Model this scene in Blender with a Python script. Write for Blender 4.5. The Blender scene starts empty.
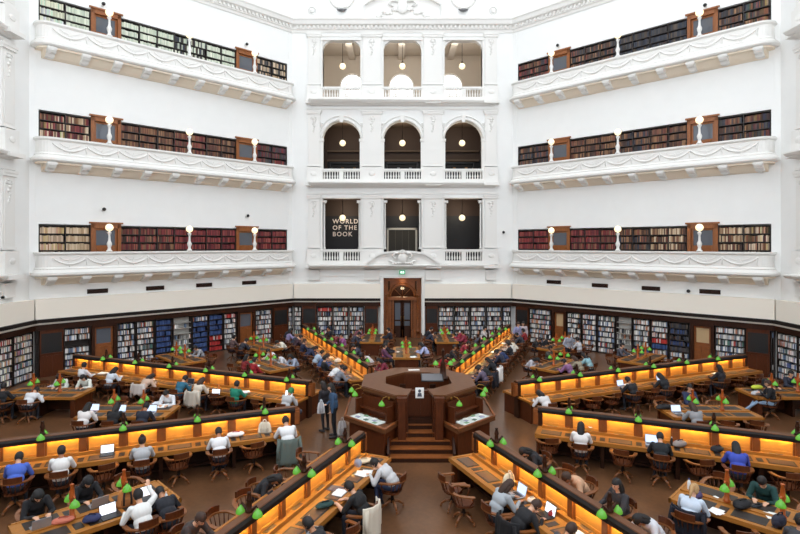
WORLD=2.6; EXPO=0.08; TUBE=88; SH_=9.2
import bpy, math, random
import numpy as np
from mathutils import Matrix, Vector
R = math.radians
PI = math.pi
sc = bpy.context.scene
COL = sc.collection
rnd = random.Random(7)

# ------------------------------------------------------------------ camera
F = 538.0; PX = 396.35; PY = 244.5
CX, CY, CZ = -0.4, -17.68, 6.17
cam_d = bpy.data.cameras.new('camera'); cam = bpy.data.objects.new('camera', cam_d); COL.objects.link(cam)
cam.location = (CX, CY, CZ); cam.rotation_euler = (PI/2, 0, 0)
cam_d.sensor_width = 36; cam_d.lens = 36*F/800
cam_d.shift_x = (400-PX)/800; cam_d.shift_y = (PY-267)/800
cam_d.clip_start = 0.05; cam_d.clip_end = 300
sc.camera = cam
def at(x, y, z=0.0):
    d = (CZ-z)*F/(y-PY)
    return ((x-PX)*d/F+CX, CY+d)

# ------------------------------------------------------------------ materials
def lin(c):
    return tuple(((v/255)/12.92 if v/255 <= .04045 else ((v/255+.055)/1.055)**2.4) for v in c)
MATS = {}
def mat(name, rgb, rough=.6, metal=0., emit=None, es=0., noise=0., nscale=6., kind=None, spec=.5, stretch=None):
    if name in MATS: return MATS[name]
    m = bpy.data.materials.new(name); m.use_nodes = True
    nt = m.node_tree; b = nt.nodes['Principled BSDF']
    col = lin(rgb)+(1,)
    b.inputs['Base Color'].default_value = col
    b.inputs['Roughness'].default_value = rough
    b.inputs['Metallic'].default_value = metal
    b.inputs['Specular IOR Level'].default_value = spec
    if emit:
        b.inputs['Emission Color'].default_value = lin(emit)+(1,)
        b.inputs['Emission Strength'].default_value = es
    if noise > 0:
        tc = nt.nodes.new('ShaderNodeTexCoord'); mp = nt.nodes.new('ShaderNodeMapping')
        if stretch: mp.inputs['Scale'].default_value = stretch
        n = nt.nodes.new('ShaderNodeTexNoise'); n.inputs['Scale'].default_value = nscale; n.inputs['Detail'].default_value = 5
        r = nt.nodes.new('ShaderNodeValToRGB')
        r.color_ramp.elements[0].position = .3; r.color_ramp.elements[1].position = .7
        r.color_ramp.elements[0].color = tuple(max(0, v*(1-noise)) for v in col[:3])+(1,)
        r.color_ramp.elements[1].color = tuple(min(1, v*(1+noise)) for v in col[:3])+(1,)
        nt.links.new(tc.outputs['Object'], mp.inputs[0]); nt.links.new(mp.outputs[0], n.inputs['Vector'])
        nt.links.new(n.outputs['Fac'], r.inputs[0]); nt.links.new(r.outputs[0], b.inputs['Base Color'])
    MATS[name] = m
    return m
plaster = mat('white_plaster', (237,237,235), .7, noise=.012, nscale=1.5)
plaster2 = mat('white_moulding', (232,230,226), .6)
cream = mat('cream_plaster', (243,235,222), .7)
dark_trim = mat('dark_trim', (24,16,13), .55, spec=.25)
grey_ledge = mat('grey_ledge', (170,160,150), .5)
oak = mat('golden_oak', (160,104,44), .42, spec=.3, noise=.18, nscale=5, stretch=(1,14,14))
walnut = mat('dark_walnut', (52,26,13), .42, spec=.25, noise=.25, nscale=4, stretch=(10,10,1.5))
mahog = mat('mahogany', (80,38,16), .4, spec=.3, noise=.22, nscale=4, stretch=(8,8,1.2))
captop = mat('worn_brown_wood', (98,60,36), .42, spec=.3, noise=.12, nscale=8)
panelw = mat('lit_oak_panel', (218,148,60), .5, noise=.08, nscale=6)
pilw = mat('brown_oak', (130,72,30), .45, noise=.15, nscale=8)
leather = mat('dark_leather', (46,38,34), .45, noise=.15, nscale=10)
chairw = mat('chair_oak', (84,42,19), .36, spec=.35, noise=.2, nscale=9)
chairl = mat('chair_light_oak', (122,72,36), .28, noise=.18, nscale=9)
blackb = mat('black_board', (22,22,24), .45)
green = mat('green_glass', (58,132,40), .12, emit=(150,225,80), es=.26)
bulbm = mat('warm_bulb', (255,240,200), .3, emit=(255,236,180), es=6)
globe = mat('opal_globe', (250,240,215), .2, emit=(255,232,185), es=.9)
doorw = mat('gallery_door_oak', (140,80,32), .38, noise=.2, nscale=5, stretch=(8,8,1.2))
soffitm = mat('cream_soffit', (236,222,202), .7)
tubem = mat('warm_light_tube', (255,190,90), .3, emit=(255,222,132), es=TUBE)
brass = mat('brass', (150,110,50), .3, .9)
metal = mat('grey_metal', (120,120,122), .4, .7)
blackp = mat('black_plastic', (24,24,26), .5)
shelfb = mat('shelf_frame', (40,30,26), .5)
shelfw = mat('steel_shelf', (176,172,166), .5)
paper = mat('paper', (240,240,238), .7)
screenw = mat('laptop_screen', (200,215,240), .3, emit=(205,220,250), es=.7)
silver = mat('laptop_silver', (165,165,170), .35, .5)
skin = mat('skin', (214,164,134), .55); skin2 = mat('skin_tan', (176,124,92), .55)
glassd = mat('dark_glass', (92,96,104), .15)
def floor_mat():
    m = bpy.data.materials.new('brown_floor'); m.use_nodes = True; nt = m.node_tree; b = nt.nodes['Principled BSDF']
    tc = nt.nodes.new('ShaderNodeTexCoord'); n = nt.nodes.new('ShaderNodeTexNoise'); n.inputs['Scale'].default_value = .35; n.inputs['Detail'].default_value = 6
    n2 = nt.nodes.new('ShaderNodeTexNoise'); n2.inputs['Scale'].default_value = 9; n2.inputs['Detail'].default_value = 8
    mx = nt.nodes.new('ShaderNodeMath'); mx.operation = 'MULTIPLY_ADD'; mx.inputs[1].default_value = .35
    r = nt.nodes.new('ShaderNodeValToRGB'); r.color_ramp.elements[0].position = .38; r.color_ramp.elements[1].position = .82
    r.color_ramp.elements[0].color = lin((62,43,31))+(1,); r.color_ramp.elements[1].color = lin((114,77,50))+(1,)
    nt.links.new(tc.outputs['Object'], n.inputs['Vector']); nt.links.new(tc.outputs['Object'], n2.inputs['Vector'])
    nt.links.new(n2.outputs['Fac'], mx.inputs[0]); nt.links.new(n.outputs['Fac'], mx.inputs[2])
    nt.links.new(mx.outputs[0], r.inputs[0]); nt.links.new(r.outputs[0], b.inputs['Base Color'])
    b.inputs['Roughness'].default_value = .28; b.inputs['Specular IOR Level'].default_value=.4
    return m
floorm = floor_mat()
def attr_mat(name, rough=.7):
    m = bpy.data.materials.new(name); m.use_nodes = True; nt = m.node_tree; b = nt.nodes['Principled BSDF']
    a = nt.nodes.new('ShaderNodeAttribute'); a.attribute_name = 'cloth_colour'
    nt.links.new(a.outputs['Color'], b.inputs['Base Color']); b.inputs['Roughness'].default_value = rough
    return m
bookattr = attr_mat('book_cloth')
def flat(rgb, rough=.75):
    return mat('colour_%02x%02x%02x' % tuple(rgb), rgb, rough)

# ------------------------------------------------------------------ mesh builder
class MB:
    def __init__(s): s.v=[]; s.f=[]; s.m=[]; s.sm=[]
    def add(s, vs, fs, m=0, xf=None, smooth=False):
        o = len(s.v)
        if xf is not None: vs = [xf @ Vector(v) for v in vs]
        s.v += [tuple(v) for v in vs]
        for f in fs: s.f.append([i+o for i in f]); s.m.append(m); s.sm.append(smooth)
    def box(s, x0,x1,y0,y1,z0,z1, m=0, xf=None):
        vs=[(x0,y0,z0),(x1,y0,z0),(x1,y1,z0),(x0,y1,z0),(x0,y0,z1),(x1,y0,z1),(x1,y1,z1),(x0,y1,z1)]
        s.add(vs,[(0,3,2,1),(4,5,6,7),(0,1,5,4),(1,2,6,5),(2,3,7,6),(3,0,4,7)],m,xf)
    def bevbox(s,x0,x1,y0,y1,z0,z1,b=.01,m=0,xf=None):
        # chamfered on vertical and top edges
        p=[(x0+b,y0),(x1-b,y0),(x1,y0+b),(x1,y1-b),(x1-b,y1),(x0+b,y1),(x0,y1-b),(x0,y0+b)]
        cx=(x0+x1)/2; cy=(y0+y1)/2
        q=[(cx+(a-cx)*max(0,1-b/max(1e-6,abs(x1-x0)/2)), cy+(c-cy)*max(0,1-b/max(1e-6,abs(y1-y0)/2))) for a,c in p]
        vs=[(a,c,z0) for a,c in p]+[(a,c,z1-b) for a,c in p]+[(a,c,z1) for a,c in q]
        fs=[tuple(range(7,-1,-1)),tuple(range(16,24))]
        for k in (0,8):
            for i in range(8): fs.append((k+i,k+(i+1)%8,k+8+(i+1)%8,k+8+i))
        s.add(vs,fs,m,xf)
    def prism(s, poly, z0, z1, m=0, xf=None, cap=True):
        n=len(poly); vs=[(x,y,z0) for x,y in poly]+[(x,y,z1) for x,y in poly]
        fs=[(i,(i+1)%n,n+(i+1)%n,n+i) for i in range(n)]
        if cap: fs += [tuple(range(n-1,-1,-1)), tuple(range(n,2*n))]
        s.add(vs,fs,m,xf)
    def prism_xz(s, poly, y0, y1, m=0, xf=None):   # polygon in x,z extruded along y
        n=len(poly); vs=[(x,y0,z) for x,z in poly]+[(x,y1,z) for x,z in poly]
        fs=[(i,(i+1)%n,n+(i+1)%n,n+i) for i in range(n)]+[tuple(range(n-1,-1,-1)), tuple(range(n,2*n))]
        s.add(vs,fs,m,xf)
    def prism_yz(s, poly, x0, x1, m=0, xf=None):
        n=len(poly); vs=[(x0,y,z) for y,z in poly]+[(x1,y,z) for y,z in poly]
        fs=[(i,(i+1)%n,n+(i+1)%n,n+i) for i in range(n)]+[tuple(range(n-1,-1,-1)), tuple(range(n,2*n))]
        s.add(vs,fs,m,xf)
    def lathe(s, prof, c=(0,0,0), seg=12, m=0, xf=None, smooth=True):
        vs=[]; fs=[]; n=len(prof)
        for r,z in prof:
            for k in range(seg):
                a=2*PI*k/seg; vs.append((c[0]+r*math.cos(a),c[1]+r*math.sin(a),c[2]+z))
        for i in range(n-1):
            for k in range(seg):
                a=i*seg+k; b=i*seg+(k+1)%seg; fs.append((a,b,b+seg,a+seg))
        fs.append(tuple(range(seg-1,-1,-1))); fs.append(tuple(range((n-1)*seg,n*seg)))
        s.add(vs,fs,m,xf,smooth)
    def tube(s, pts, r, seg=8, m=0, xf=None, smooth=True):
        pts=[Vector(p) for p in pts]; n=len(pts)
        rs = r if isinstance(r,(list,tuple)) else [r]*n
        vs=[]; fs=[]; up=Vector((0,0,1)); prev=None
        for i,p in enumerate(pts):
            t=(pts[min(i+1,n-1)]-pts[max(i-1,0)])
            if t.length<1e-9: t=Vector((0,0,1))
            t.normalize()
            if prev is None:
                a=up if abs(t.z)<.9 else Vector((1,0,0)); u=t.cross(a).normalized()
            else:
                u=prev-t*prev.dot(t)
                if u.length < 1e-6: u = t.cross(Vector((1,0,0)))
                u.normalize()
            prev=u; w=t.cross(u)
            for k in range(seg):
                a=2*PI*k/seg; vs.append(p+u*(rs[i]*math.cos(a))+w*(rs[i]*math.sin(a)))
        for i in range(n-1):
            for k in range(seg):
                a=i*seg+k; b=i*seg+(k+1)%seg; fs.append((a,b,b+seg,a+seg))
        fs.append(tuple(range(seg-1,-1,-1))); fs.append(tuple(range((n-1)*seg,n*seg)))
        s.add(vs,fs,m,xf,smooth)
    def ell(s, c, r, m=0, seg=14, rings=9, xf=None, rot=None):
        vs=[]; fs=[]
        for i in range(rings+1):
            t=PI*i/rings
            for k in range(seg):
                a=2*PI*k/seg; v=Vector((r[0]*math.sin(t)*math.cos(a), r[1]*math.sin(t)*math.sin(a), r[2]*math.cos(t)))
                if rot is not None: v=rot@v
                vs.append((c[0]+v.x,c[1]+v.y,c[2]+v.z))
        for i in range(rings):
            for k in range(seg):
                a=i*seg+k; b=i*seg+(k+1)%seg; fs.append((a,a+seg,b+seg,b))
        s.add(vs,fs,m,xf,True)
    def sweep(s, path, prof, m=0, xf=None, closed=True, cap=True):
        # path: list of (x,y) plan points; prof: (offset, z); offset to the LEFT-hand normal * -1 (to the right of travel)
        n=len(path); k=len(prof); vs=[]; fs=[]
        for i,(x,y) in enumerate(path):
            x0,y0=path[max(i-1,0)]; x1,y1=path[min(i+1,n-1)]
            dx,dy=x1-x0,y1-y0; L=math.hypot(dx,dy) or 1; nx,ny=dy/L,-dx/L
            sc_=1.0
            if 0<i<n-1:
                ax,ay=x-x0,y-y0; la=math.hypot(ax,ay) or 1; c_=(ax*dx+ay*dy)/(la*L); sc_=1/max(.5,c_)
            for o,z in prof: vs.append((x+nx*o*sc_,y+ny*o*sc_,z))
        kk = k if closed else k-1
        for i in range(n-1):
            for j in range(kk):
                a=i*k+j; b=i*k+(j+1)%k; fs.append((a,b,b+k,a+k))
        if cap: fs.append(tuple(range(k-1,-1,-1))); fs.append(tuple(range((n-1)*k,n*k)))
        s.add(vs,fs,m,xf)
    def mesh(s, name, mats):
        me=bpy.data.meshes.new(name); me.from_pydata(s.v,[],s.f)
        for m in mats: me.materials.append(m)
        me.polygons.foreach_set('material_index', s.m); me.polygons.foreach_set('use_smooth', s.sm)
        me.update(); return me
    def build(s, name, mats, parent=None, mw=None):
        if not isinstance(mats,(list,tuple)): mats=[mats]
        o=bpy.data.objects.new(name, s.mesh(name,mats)); COL.objects.link(o)
        if parent: o.parent=parent
        if mw is not None: o.matrix_world = mw
        return o
def tag(o, label=None, cat=None, group=None, kind=None):
    if label: o['label']=label
    if cat: o['category']=cat
    if group: o['group']=group
    if kind: o['kind']=kind
    return o
def struct(o, label=None):
    o['kind']='structure'
    if label: o['label']=label
    return o
def empty(name, loc=(0,0,0), rz=0, label=None, cat=None, group=None, mw=None):
    o=bpy.data.objects.new(name,None); COL.objects.link(o); o.empty_display_size=.1
    if mw is not None: o.matrix_world=mw
    else: o.location=loc; o.rotation_euler=(0,0,rz)
    return tag(o,label,cat,group)
KIDS={}
def copy_tree(o, parent=None):
    c=o.copy(); COL.objects.link(c)
    for k in ('label','category','group','kind'):
        if parent is None and k in c: del c[k]
    if parent: c.parent=parent
    for ch in KIDS.get(o.name, ()) : copy_tree(ch, c)
    return c
def note_kids(root):
    for ch in [x for x in COL.objects if x.parent==root]:
        KIDS.setdefault(root.name,[]).append(ch); note_kids(ch)
def remember(root): 
    KIDS[root.name]=[]; note_kids(root)
def place(o, x, y, z=0, rz=0):
    o.location=(x,y,z); o.rotation_euler=(0,0,rz); return o

AP=17.38; S=14.4
def wallframe(deg, p=0.0):
    t=R(deg); return Matrix.Translation(((AP-p)*math.cos(t),(AP-p)*math.sin(t),0)) @ Matrix.Rotation(t-PI/2,4,'Z')
# ------------------------------------------------------------------ floor, shell
m=MB(); k=AP/math.cos(PI/8)+1.2
m.prism([(k*math.cos(PI/8+i*PI/4),k*math.sin(PI/8+i*PI/4)) for i in range(8)],-.2,0); m.box(-1.6,1.6,AP+1,AP+4.3,-.19,0)
struct(m.build('floor',floorm))
PT=[5.82,11.14,16.46]      # parapet tops
ST=[7.11,12.46,17.82]      # top of the gallery shelves
side_names={135:'left',45:'right'}
def side_wall(deg,name):
    mw=wallframe(deg); m=MB(); H=7.2
    zs=[(0,PT[0]-1.2)]
    for i in range(3):
        z0=ST[i]+.03; z1=(PT[i+1]-1.2) if i<2 else 24.5
        zs.append((z0,z1))
    for z0,z1 in zs: m.box(-H,H,0,.5,z0,z1)
    for i in range(3):
        a=PT[i]-1.2; b=ST[i]+.03
        m.box(-H,-6.83,0,.5,a,b); m.box(6.83,H,0,.5,a,b); m.box(-6.83,6.83,.42,.5,a,b)
    # thin raised border lines of the plaster fields
    for z0,z1 in ((2.7,4.4),(7.5,9.6),(12.9,14.9),(18.2,19.9)):
        for x in (-6.95,6.95): m.box(x-.02,x+.02,-.015,0,z0,z1)
    return struct(m.build(name,plaster,mw=mw))
side_wall(135,'wall_left'); side_wall(45,'wall_right')
def plain_wall(deg,name,hole=None,HT=24.5):
    mw=wallframe(deg); m=MB()
    if hole:
        x0,x1,z0,z1=hole
        m.box(-7.2,x0,0,.5,0,HT); m.box(x1,7.2,0,.5,0,HT); m.box(x0,x1,0,.5,0,z0); m.box(x0,x1,0,.5,z1,HT)
    else: m.box(-7.2,7.2,0,.5,0,HT)
    return struct(m.build(name,plaster,mw=mw))
plain_wall(180,'wall_west'); plain_wall(0,'wall_east')
plain_wall(270,'wall_south',(-1.8,2.6,4.4,8.5),SH_); plain_wall(225,'wall_southwest',None,SH_); plain_wall(315,'wall_southeast',None,SH_)  # unseen southern walls, cut low so sky light enters from behind
# dome springing, open to the sky through the skylight
m=MB(); n=8
def ring(ap,z): 
    r=ap/math.cos(PI/8); return [(r*math.cos(PI/8+i*PI/4),r*math.sin(PI/8+i*PI/4),z) for i in range(8)]
rs=[ring(17.38,24.5),ring(15.6,28.5),ring(12.2,32.0)]
for a in range(2):
    vs=rs[a]+rs[a+1]; m.add(vs,[(i,i+8,(i+1)%8+8,(i+1)%8) for i in range(8)])
    vs=[(x*1.02,y*1.02,z+.25) for x,y,z in vs]; m.add(vs,[(i,(i+1)%8,(i+1)%8+8,i+8) for i in range(8)])
struct(m.build('ceiling',plaster))

# cornice with dentils round the octagon
tn=0
def corn(deg):
    global tn; tn+=1
    m=MB(); path=[(-7.2,0),(7.2,0)]; e=math.tan(PI/8)
    prof=[(0,19.95),(.05,19.95),(.08,20.1),(.14,20.15),(.14,20.32),(.34,20.42),(.4,20.62),(.46,20.7),(.46,20.78),(0,20.86)]
    vs=[];kk=len(prof)
    for sx in (-1,1):
        for o,z in prof: vs.append((sx*(7.2-o*e),-o,z))
    fs=[(j,(j+1)%kk,(j+1)%kk+kk,j+kk) for j in range(kk)]; m.add(vs,fs)
    x=-6.9
    while x<6.95: m.box(x,x+.13,-.24,-.12,20.2,20.36); x+=.27
    return struct(m.build('trim_%d'%tn,plaster2,mw=wallframe(deg)))
for d in (90,135,45,180,0): corn(d)
# low cream band above the bookcases, dark fascia and grey ledge
def band(deg,gap=None):
    global tn; e=math.tan(PI/8)
    def seg(m,x0,x1,p,z0,z1,mm,l=True,r=True):
        a=x0+(p*e if l else 0); b=x1-(p*e if r else 0); m.box(a,b,-p,.0,z0,z1,mm)
    m=MB()
    segs=[(-7.2,7.2,True,True)] if not gap else [(-7.2,-gap,True,False),(gap,7.2,False,True)]
    for x0,x1,l,r in segs:
        seg(m,x0+(.03 if l else 0),x1-(.03 if r else 0),.36,2.7,3.62,0,l,r)
    tn+=1; struct(m.build('trim_%d'%tn,cream,mw=wallframe(deg)))
    m=MB()
    for x0,x1,l,r in segs:
        seg(m,x0,x1,.50,2.54,2.7,0,l,r); seg(m,x0,x1,.56,2.47,2.54,1,l,r); seg(m,x0,x1,.42,2.2,2.47,2,l,r)
    tn+=1; struct(m.build('trim_%d'%tn,[dark_trim,grey_ledge,walnut],mw=wallframe(deg)))
for d in (135,45,180,0): band(d)
band(90,1.42)

# ------------------------------------------------------------------ books
BOOKS=[]   # world matrix, w,h,d, colour, group text, kind
def row(mw,x0,x1,z,hmax,y,depth,pal,kind,grp,fill=1.0,wmin=.028,wmax=.06,step=.94):
    x=x0+.01
    base=rnd.uniform(.8,.96)
    while x<x1-.03:
        w=rnd.uniform(wmin,wmax)
        if rnd.random()>fill: x+=w*2.5; continue
        c=pal[int(rnd.random()*len(pal))]
        j=rnd.uniform(-16,16); c=tuple(min(255,max(4,v+j)) for v in c)
        h=hmax*min(.97,base*rnd.uniform(.92,1.1)); d=depth*rnd.uniform(.75,.95)
        if x+w>x1: break
        BOOKS.append((mw,x,w*.95,h,d,y,z,c,kind,grp)); x+=w
cw=(205,200,192); MIX=[(225,222,215),(200,196,190),(150,150,155),(90,95,110),(170,60,50),(230,226,220),(60,80,120),(190,160,110),(40,40,44),(120,110,100),(210,208,204),(70,110,100)]
WHT=[(228,226,220),(214,210,202),(190,188,184),(150,150,150),(90,94,104),(232,230,228),(110,130,160),(180,120,90)]
BLU=[(40,62,110),(48,72,122),(36,54,96),(60,84,130)]
RED=[(170,40,36),(190,60,50),(150,30,34),(200,196,190)]
MAR=[(110,36,40),(128,44,46),(96,30,36),(140,70,58),(84,28,34)]
BRN=[(120,84,58),(96,66,48),(142,104,74),(84,54,42),(110,60,48),(64,44,38)]
CRM=[(196,172,142),(184,158,126),(206,186,158),(170,142,112)]
GRN=[(206,212,190),(196,204,184),(216,218,200),(180,190,172)]
DKB=[(50,54,66),(66,62,60),(40,46,60),(80,66,54),(46,40,40)]
# ------------------------------------------------------------------ galleries
BOOKPAL={('left',0):[[CRM],[BRN+MAR,MAR,MAR],[MAR]],('left',1):[[BRN+MAR+CRM],[BRN,MAR+BRN,BRN],[MAR+DKB]],
         ('left',2):[[GRN],[GRN,GRN+DKB,GRN],[CRM+DKB]],
         ('right',0):[[MAR],[MAR+MAR+BRN,BRN+DKB,BRN+CRM],[CRM+BRN]],('right',1):[[BRN+DKB],[BRN,BRN+DKB,BRN],[BRN+DKB]],
         ('right',2):[[BRN+DKB+MAR],[BRN+DKB,DKB,DKB],[DKB+BRN]]}
lvl=['lowest','middle','topmost']
dn=0
def gallery(deg,i):
    global dn
    side=side_names[deg]; mw=wallframe(deg); pt=PT[i]; st=ST[i]; sgn=1 if side=='right' else -1
    root=empty('balcony',mw=mw,label='white plaster balcony with garland relief, %s on the %s wall'%(lvl[i],side),cat='balcony',group='balconies')
    # plan path right to left viewed from inside; rounded ends
    p=.75; X=6.98; r=.5; path=[(-X,0),(-X,-(p-r)*.5)]
    for a in range(0,91,15): path.append((-X+r-r*math.cos(R(a)),-(p-r)-r*math.sin(R(a))))
    nx=[( -x,y) for x,y in reversed(path)]
    mid=[(x,-p) for x in np.linspace(-X+r+.4,X-r-.4,10)]
    path=path+mid+nx
    b=pt-1.2
    prof=[(-.12,b+.1),(.0,b+.06),(.13,b+.08),(.2,b+.14),(.2,b+.24),(.1,b+.32),(.03,b+.38),(.05,b+.42),(.02,b+.46),(-.01,b+.5),(-.02,pt-.16),(.03,pt-.12),(.08,pt-.08),(.08,pt),(-.12,pt)]
    mm=MB(); mm.sweep([(x,y) for x,y in path],[(o,z) for o,z in prof]); 
    po=mm.build('parapet',plaster2,root)
    mm=MB(); mm.prism(path,b-.02,b+.12); mm.prism_yz([(0,b-.36),(-.06,b-.35),(-.22,b-.28),(-.38,b-.16),(-.5,b-.06),(-.6,b-.0),(0,b)],-X+.25,X-.25); mm.build('soffit',soffitm,root)
    # festoons
    mm=MB(); ns=9; w=2*(X-.55)/ns; y=-p-.005; zc=(pt-.2+b+.5)/2
    for q in range(ns):
        xc=-X+.55+w*(q+.5); pts=[(xc+w/2*t,y-.01,zc+.17-.30*(1-t*t)) for t in np.linspace(-1,1,11)]
        mm.tube(pts,[.024+.034*(1-abs(t)) for t in np.linspace(-1,1,11)],6)
        pts=[(xc+w*.3*t,y-.005,zc+.2-.16*(1-t*t)) for t in np.linspace(-1,1,7)]; mm.tube(pts,.014,5)
        mm.prism_xz([(xc-.09,zc-.04),(xc+.09,zc-.04),(xc,zc+.15)],y-.02,y+.01)
        mm.ell((xc,y,zc-.22),(.05,.03,.04),seg=8,rings=5)
        mm.ell((xc+w/2,y,zc+.17),(.06,.035,.06),seg=8,rings=5); mm.tube([(xc+w/2,y,zc+.15),(xc+w/2-.03,y-.01,zc-.02),(xc+w/2,y,zc-.2)],[.02,.03,.008],6)
    mm.build('garland_relief',plaster2,po)
    for q in range(10):
        xc=(-6.45+q*1.43)*(1 if side=='left' else -1); mm=MB()
        mm.prism_yz([(-.16,b-.34),(-.42,b-.32),(-.5,b-.22),(-.72,b-.2),(-.82,b-.1),(-.82,b+.06),(-.16,b+.06)],xc-.17,xc+.17); mm.box(xc-.2,xc+.2,-.85,-.2,b-.06,b+.03)
        mm.prism_yz([(-.2,b-.38),(-.4,b-.34),(-.4,b-.24),(-.2,b-.26)],xc-.1,xc+.1)
        mm.build('corbel',plaster2,root)
    # globe lamps on the parapet
    for j,l in enumerate((3.15,7.15,11.2)):
        x=l-7.2 if side=='right' else 7.2-l
        rt=empty('globe_lamp',mw=mw@Matrix.Translation((x,-p+.02,pt)),label='opal globe lamp on %s %s balcony, %s'%(lvl[i],side,['nearest the entrance wall','at its middle','farthest from the entrance wall'][j]),cat='lamp',group='globe lamps on the balconies')
        mm=MB(); mm.lathe([(.14,0),(.14,.05),(.09,.09),(.07,.2),(.11,.32),(.12,.4),(.06,.55),(.05,.8),(.08,.88),(.11,.94),(.05,.98),(.05,1.02)],seg=12); mm.build('baluster',plaster2,rt)
        mm=MB(); mm.ell((0,0,1.19),(.185,.185,.185)); mm.build('globe',globe,rt)
    # bookcases between the doors
    secs=[(-6.8,-4.64),(-3.22,3.22),(4.64,6.8)]; pos=['left','middle','right']
    for j,(x0,x1) in enumerate(secs):
        o=MB(); nb=max(2,round((x1-x0)/.92)); bw=(x1-x0)/nb; zb=b+.05
        o.box(x0,x1,.36,.41,zb,st)
        for q in range(nb+1): xx=x0+bw*q; o.box(max(x0,xx-.02),min(x1,xx+.02),.0,.36,zb,st)
        rows=5; rh=(st-.05-zb)/rows
        rh=.395
        for q in range(7):
            zz=st-.05-rh*q
            if zz<zb: break
            o.box(x0,x1,.01,.36,zz,zz+.03)
        jj = {'left':{0:0,1:1,2:2},'right':{0:0,1:1,2:2}}[side][j]
        ob=o.build('gallery_bookcase',shelfb,mw=mw)
        tag(ob,'dark wooden gallery bookcase, %s section of the %s row on the %s wall'%(pos[j],lvl[i],side),'bookcase','gallery bookcases')
        pals=BOOKPAL[(side,i)][j]
        for q in range(nb):
            pal=pals[min(len(pals)-1,q*len(pals)//nb)]
            for rr in range(1,5):
                zz=st-.05-rh*rr+.03
                row(mw,x0+bw*q+.02,x0+bw*(q+1)-.02,zz,rh-.06,.05,.24,pal,'bound_volume','bound volumes on the %s gallery of the %s wall'%(lvl[i],side),wmin=.04,wmax=.075)
    for j,xc in enumerate((-3.93,3.93)):
        dn+=1; o=empty('door_%d'%dn,mw=mw); struct(o)
        mm=MB(); w=.7
        mm.box(xc-w,xc-w+.16,-.04,.34,b,st+.1); mm.box(xc+w-.16,xc+w,-.04,.34,b,st+.1); mm.box(xc-w,xc+w,-.04,.34,st-.12,st+.1)
        mm.box(xc-w-.08,xc+w+.08,-.1,.0,st+.1,st+.18)
        mm.build('door_frame',doorw,o)
        mm=MB(); mm.box(xc-w+.16,xc+w-.16,.08,.14,b,st-.98); 
        for a0,a1 in ((-.42,-.04),(.04,.42)): mm.box(xc+a0,xc+a1,.05,.09,b+.2,st-1.1)
        mm.box(xc-w+.16,xc-w+.26,.08,.14,st-.98,st-.12); mm.box(xc+w-.26,xc+w-.16,.08,.14,st-.98,st-.12); mm.box(xc-w+.26,xc+w-.26,.08,.14,st-.22,st-.12)
        lf=mm.build('door_leaf',doorw,o)
        mm=MB(); mm.box(xc-w+.26,xc+w-.26,.1,.12,st-.98,st-.22); mm.build('door_pane',glassd,lf)
        mm=MB(); mm.ell((xc+.36,.04,st-1.1),(.03,.03,.03)); mm.build('door_knob',brass,lf)
for deg in (135,45):
    for i in range(3): gallery(deg,i)
# wall vents and dome cameras
def wallpt(deg,x,y):   # pixel on the wall plane -> local x, z
    t=R(deg); nx,ny=math.cos(t),math.sin(t)
    q=(x-PX)/F; dz=-(y-PY)/F
    d=(AP-nx*CX-ny*CY)/(nx*q+ny)
    w=Vector((CX+q*d,CY+d,CZ+dz*d)); l=wallframe(deg).inverted()@w
    return l.x,l.z
for side,deg,pts in (('left',135,[(97.5,291),(155,288),(204,285),(249,282.6)]),('right',45,[(554,282),(600,285.4),(651,288.4),(710,291.7)])):
    for j,(x,y) in enumerate(pts):
        lx,lz=wallpt(deg,x,y); jj=j if side=='right' else 3-j
        rt=empty('air_vent',mw=wallframe(deg)@Matrix.Translation((lx,0,lz)),label='dark slatted air vent under the %s balcony, %s from the entrance wall'%(side,['first','second','third','fourth'][jj]),cat='vent',group='air vents')
        mm=MB(); mm.box(-.47,.47,-.03,-.003,-.11,.11); mm.build('vent_back',dark_trim,rt)
        mm=MB(); mm.box(-.47,.47,-.05,-.03,.09,.11);mm.box(-.47,.47,-.05,-.03,-.11,-.09);mm.box(-.47,-.45,-.05,-.03,-.11,.11);mm.box(.45,.47,-.05,-.03,-.11,.11)
        for q in range(5): mm.box(-.45,.45,-.045,-.03,-.07+q*.033,-.055+q*.033)
        mm.build('vent_frame',walnut,rt)
def seccam(deg,x,y,lab):
    lx,lz=wallpt(deg,x,y); rt=empty('security_camera',mw=wallframe(deg)@Matrix.Translation((lx,0,lz)),label=lab,cat='camera',group='security cameras')
    mm=MB(); mm.box(-.06,.06,-.05,0,-.1,.06); mm.tube([(0,-.03,0),(0,-.16,.02)],.025); mm.build('bracket',plaster2,rt)
    mm=MB(); mm.ell((0,-.18,-.02),(.09,.09,.09)); mm.build('dome',blackp,rt)
seccam(135,103,209,'small dark dome camera on left wall above the lowest balcony door farthest from entrance')
seccam(135,246.5,215.5,'small dark dome camera on left wall above the lowest balcony door nearest entrance')
seccam(135,102.5,4.5,'small dark dome camera high on left wall, above topmost far balcony door')
seccam(135,245.5,44.5,'small dark dome camera on left wall above topmost balcony door nearest entrance')
seccam(45,559,45.7,'small dark dome camera on right wall above topmost balcony door nearest entrance')
seccam(45,706,5.8,'small dark dome camera high on right wall, above topmost far balcony door')
seccam(90,503,232,'small dark dome camera on entrance wall near its right corner')
seccam(45,689.5,290.5,'small dark dome camera under the lowest right balcony between two air vents')

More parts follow.
